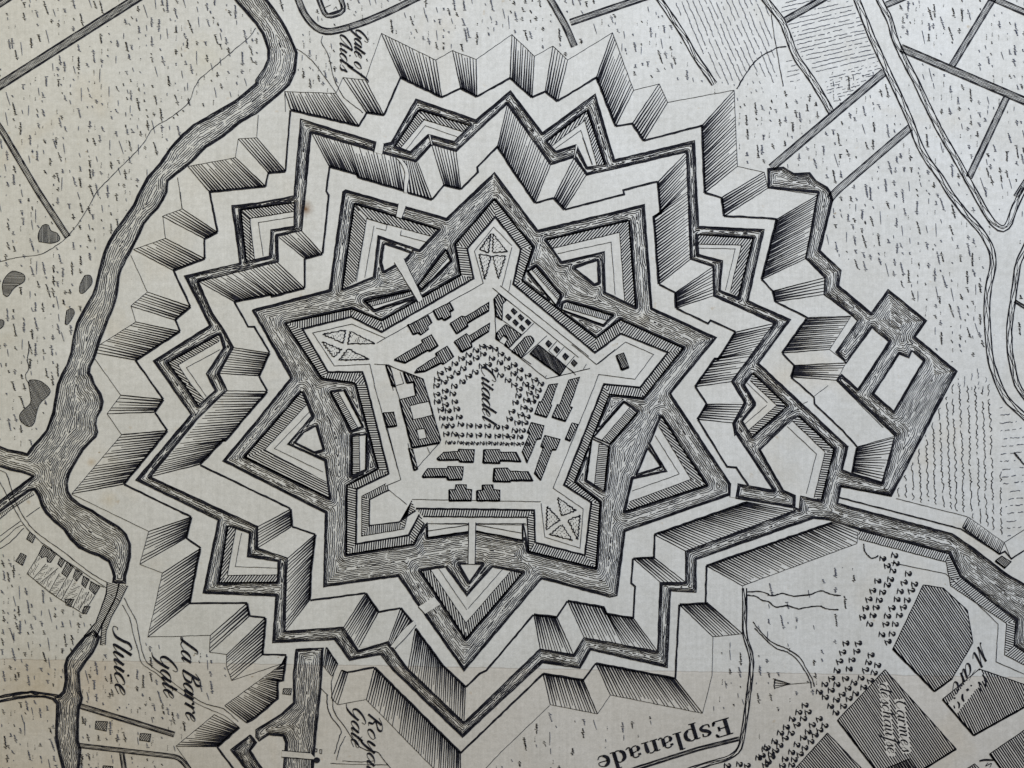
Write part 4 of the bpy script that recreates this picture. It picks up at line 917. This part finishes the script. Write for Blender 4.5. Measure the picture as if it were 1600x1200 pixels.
RO = {  # roman capitals and minuscules as pen strokes (width in x-heights, points)
 'E': (1.25, [(.27, [(.3, 0), (.3, 1.38)]), (.07, [(.02, 0), (1.05, 0)]), (.07, [(.02, 1.38), (1.02, 1.38)]), (.07, [(.3, .7), (.8, .7)]), (.16, [(1.05, .02), (1.1, .34)]), (.14, [(1.02, 1.36), (1.06, 1.08)]), (.15, [(.8, .5), (.8, .9)]), (.14, [(.95, .06), (1.07, .2)]), (.13, [(.92, 1.33), (1.04, 1.2)])]),
 's': (.8, [(.06, [(.62, .7), (.6, .95), (.35, 1.0)]), (.22, [(.35, .98), (.15, .8), (.3, .58), (.55, .42), (.65, .22), (.42, .02)]), (.07, [(.42, .02), (.15, .05), (.1, .32)]), (.1, [(.6, .72), (.62, .95)]), (.1, [(.12, .05), (.1, .3)])]),
 'p': (1.05, [(.25, [(.28, .98), (.28, -.42)]), (.06, [(.02, .95), (.28, .98)]), (.06, [(.05, -.42), (.52, -.42)]), (.07, [(.28, .8), (.5, 1), (.68, .98)]), (.25, [(.66, .95), (.86, .72), (.86, .32), (.66, .05)]), (.07, [(.68, .03), (.45, 0), (.28, .2)])]),
 'l': (.6, [(.25, [(.3, 0), (.3, 1.5)]), (.06, [(.02, 0), (.58, 0)]), (.06, [(.05, 1.45), (.3, 1.5)])]),
 'a': (.98, [(.24, [(.66, .8), (.66, .12)]), (.08, [(.66, .8), (.5, 1), (.25, .95)]), (.2, [(.2, .9), (.2, .72)]), (.07, [(.66, .58), (.35, .5)]), (.2, [(.3, .5), (.16, .3), (.25, .08)]), (.07, [(.25, .03), (.45, .03), (.66, .2)]), (.08, [(.66, .08), (.8, 0), (.95, .12)])]),
 'n': (1.12, [(.25, [(.25, 0), (.25, .98)]), (.06, [(.0, .95), (.25, .98)]), (.06, [(0, 0), (.5, 0)]), (.07, [(.25, .75), (.5, 1), (.7, .97)]), (.25, [(.72, .92), (.8, .7), (.8, 0)]), (.06, [(.58, 0), (1.05, 0)])]),
 'd': (1.05, [(.25, [(.75, 1.5), (.75, 0)]), (.06, [(.5, 1.45), (.75, 1.5)]), (.06, [(.75, .02), (1.0, .02)]), (.07, [(.75, .8), (.55, 1), (.38, .98)]), (.25, [(.38, .95), (.18, .72), (.18, .3), (.38, .05)]), (.07, [(.38, .03), (.6, 0), (.75, .2)])]),
 'e': (.85, [(.06, [(.18, .55), (.75, .55), (.72, .85), (.45, 1)]), (.24, [(.45, .97), (.2, .75), (.18, .3), (.42, .04)]), (.07, [(.42, .03), (.65, .05), (.78, .28)])])}
o, e, xh = (1139, 1121), (931, 1183), 18
L = math.hypot(e[0]-o[0], e[1]-o[1]); r = ((e[0]-o[0])/L, (e[1]-o[1])/L); u = (r[1], -r[0]); sx = L/sum(RO[c][0] for c in 'Esplanade'); x = 0; ink = Ink(); ink.dz = 6e-6
for c in 'Esplanade':
    for wd, s_ in RO[c][1]:
        c_ = curve(s_, 6) if len(s_) > 2 else s_
        pts = [(o[0]+(x+p[0]*sx)*r[0]+p[1]*xh*u[0], o[1]+(x+p[0]*sx)*r[1]+p[1]*xh*u[1]) for p in c_]
        n = len(pts); ink.strip(pts, [wd*1.3*xh*((.55+.5*math.sin(math.pi*i/(n-1))) if (n > 2 and wd > .15) else 1) for i in range(n)])
    x += RO[c][0]*sx
q = lambda a, b: (o[0]+a*r[0]+b*u[0], o[1]+a*r[1]+b*u[1]); take([q(-4, -8), q(L+6, -8), q(L+6, 28), q(-4, 28)])
ink.build('lettering', sheet, label='the word Esplanade, upside down')

# ------------------------------------------------------------------ marsh: countless little grass strokes
def dilate(m, n):
    m = m.copy()
    for _ in range(n):
        a = m.copy(); a[1:] |= m[:-1]; a[:-1] |= m[1:]; a[:, 1:] |= m[:, :-1]; a[:, :-1] |= m[:, 1:]; m = a
    return m
FREE = ~dilate(TAKEN, 2)
def marsh(poly, dens=1.0, lean=0.0, w_=.95, pitch=11):
    poly = P(poly); m = inside([poly]) & FREE; ink = Ink()
    xs = [p[0] for p in poly]; ys = [p[1] for p in poly]
    x = min(xs)+R_.uniform(0, 5)
    while x < max(xs):
        y = min(ys)+R_.uniform(0, 12)
        while y < max(ys):
            kind = R_.random(); L = R_.choice((3, 5, 7, 9, 12, 16, 21)) if kind < .8 else 2
            px = x+R_.uniform(-3.4, 3.4)+lean*(y-min(ys))
            i, j, j2 = int(px-GX), int(y-GY), int(y+L-GY)
            ok = 2 <= i < GW-3 and 2 <= j < GH-3 and j2 < GH-2 and m[j, i] and m[j2, i] and m[(j+j2)//2, min(GW-1, i+2)]
            if ok and R_.random() < dens*.86:
                tilt = R_.uniform(-.05, .34)
                if kind < .62:           # a run of tiny loops
                    pts = []; yy = 0.0; pk = R_.uniform(0, L); q = 1
                    while yy < L:
                        am = R_.uniform(.45, 1.35)+(2.2*max(0, 1-abs(yy-pk)/2.0) if L > 5 else 0)
                        pts.append((px+tilt*yy+q*am, y+yy+q*.7)); q = -q; yy += R_.uniform(.9, 1.7)
                    if len(pts) > 1: ink.strip(pts, [w_*R_.uniform(.6, 1.35) for _ in pts], 1 if R_.random() < .45 else 2)
                elif kind < .82:         # a plain stroke
                    ink.strip([(px, y), (px+tilt*L*.5+R_.uniform(-.3, .3), y+L*.5), (px+tilt*L, y+L)], [w_*.8, w_*1.1, w_*.5], 2)
                else:                    # a few dots
                    for t in range(R_.randint(2, 4)): ink.strip([(px+R_.uniform(-.4, .4), y+t*2.3), (px+R_.uniform(.4, 1.3), y+t*2.3+R_.uniform(.2, .8))], w_*R_.uniform(.9, 1.3)); L = 8
            y += L+R_.uniform(1.5, 14)
        x += pitch*R_.uniform(.75, 1.2)
    ink.build('marsh_grass', sheet, kind='stuff')
marsh("@Z -50,-50 420,-50 470,80 460,130 300,180 215,300 170,380 150,450 130,560 100,620 40,710 -50,700", .95)
marsh("@Z 465,150 455,80 500,-50 1000,-50 1130,140 1145,150 1030,120 990,135 960,50 880,90 800,55 700,90 600,55 570,130 530,150", .95, pitch=10.5)
marsh("@Z 1150,150 1200,150 1300,110 1380,110 1500,260 1560,370 1540,560 1480,580 1380,450 1290,400 1280,300 1200,260 1155,255", 1.0, pitch=12)
marsh("@Z 1370,-50 1700,-50 1700,160 1700,300 1590,350 1500,300 1420,150", 1.0, pitch=12.5)
marsh("@Z 1590,350 1700,330 1700,640 1600,600 1580,450", .8)
marsh("@Z -50,820 60,880 150,960 165,1000 170,1080 270,1090 310,1110 270,1180 280,1260 -50,1260", .95)
marsh("@Z 165,1000 230,1000 235,1000 300,1000 350,1000 355,1060 270,1180 240,1260 100,1260 130,1080", .85)
marsh("@Z 840,1110 940,1110 1100,1120 1130,1060 1165,1060 1160,1150 900,1260 760,1260 740,1230", .6, pitch=13)
marsh("@Z 1090,1010 1180,910 1330,880 1350,900 1280,1080 1200,1170 1165,1170 1120,1110", .5, pitch=15)
marsh("@Z 455,80 530,130 510,145 465,135", .9)
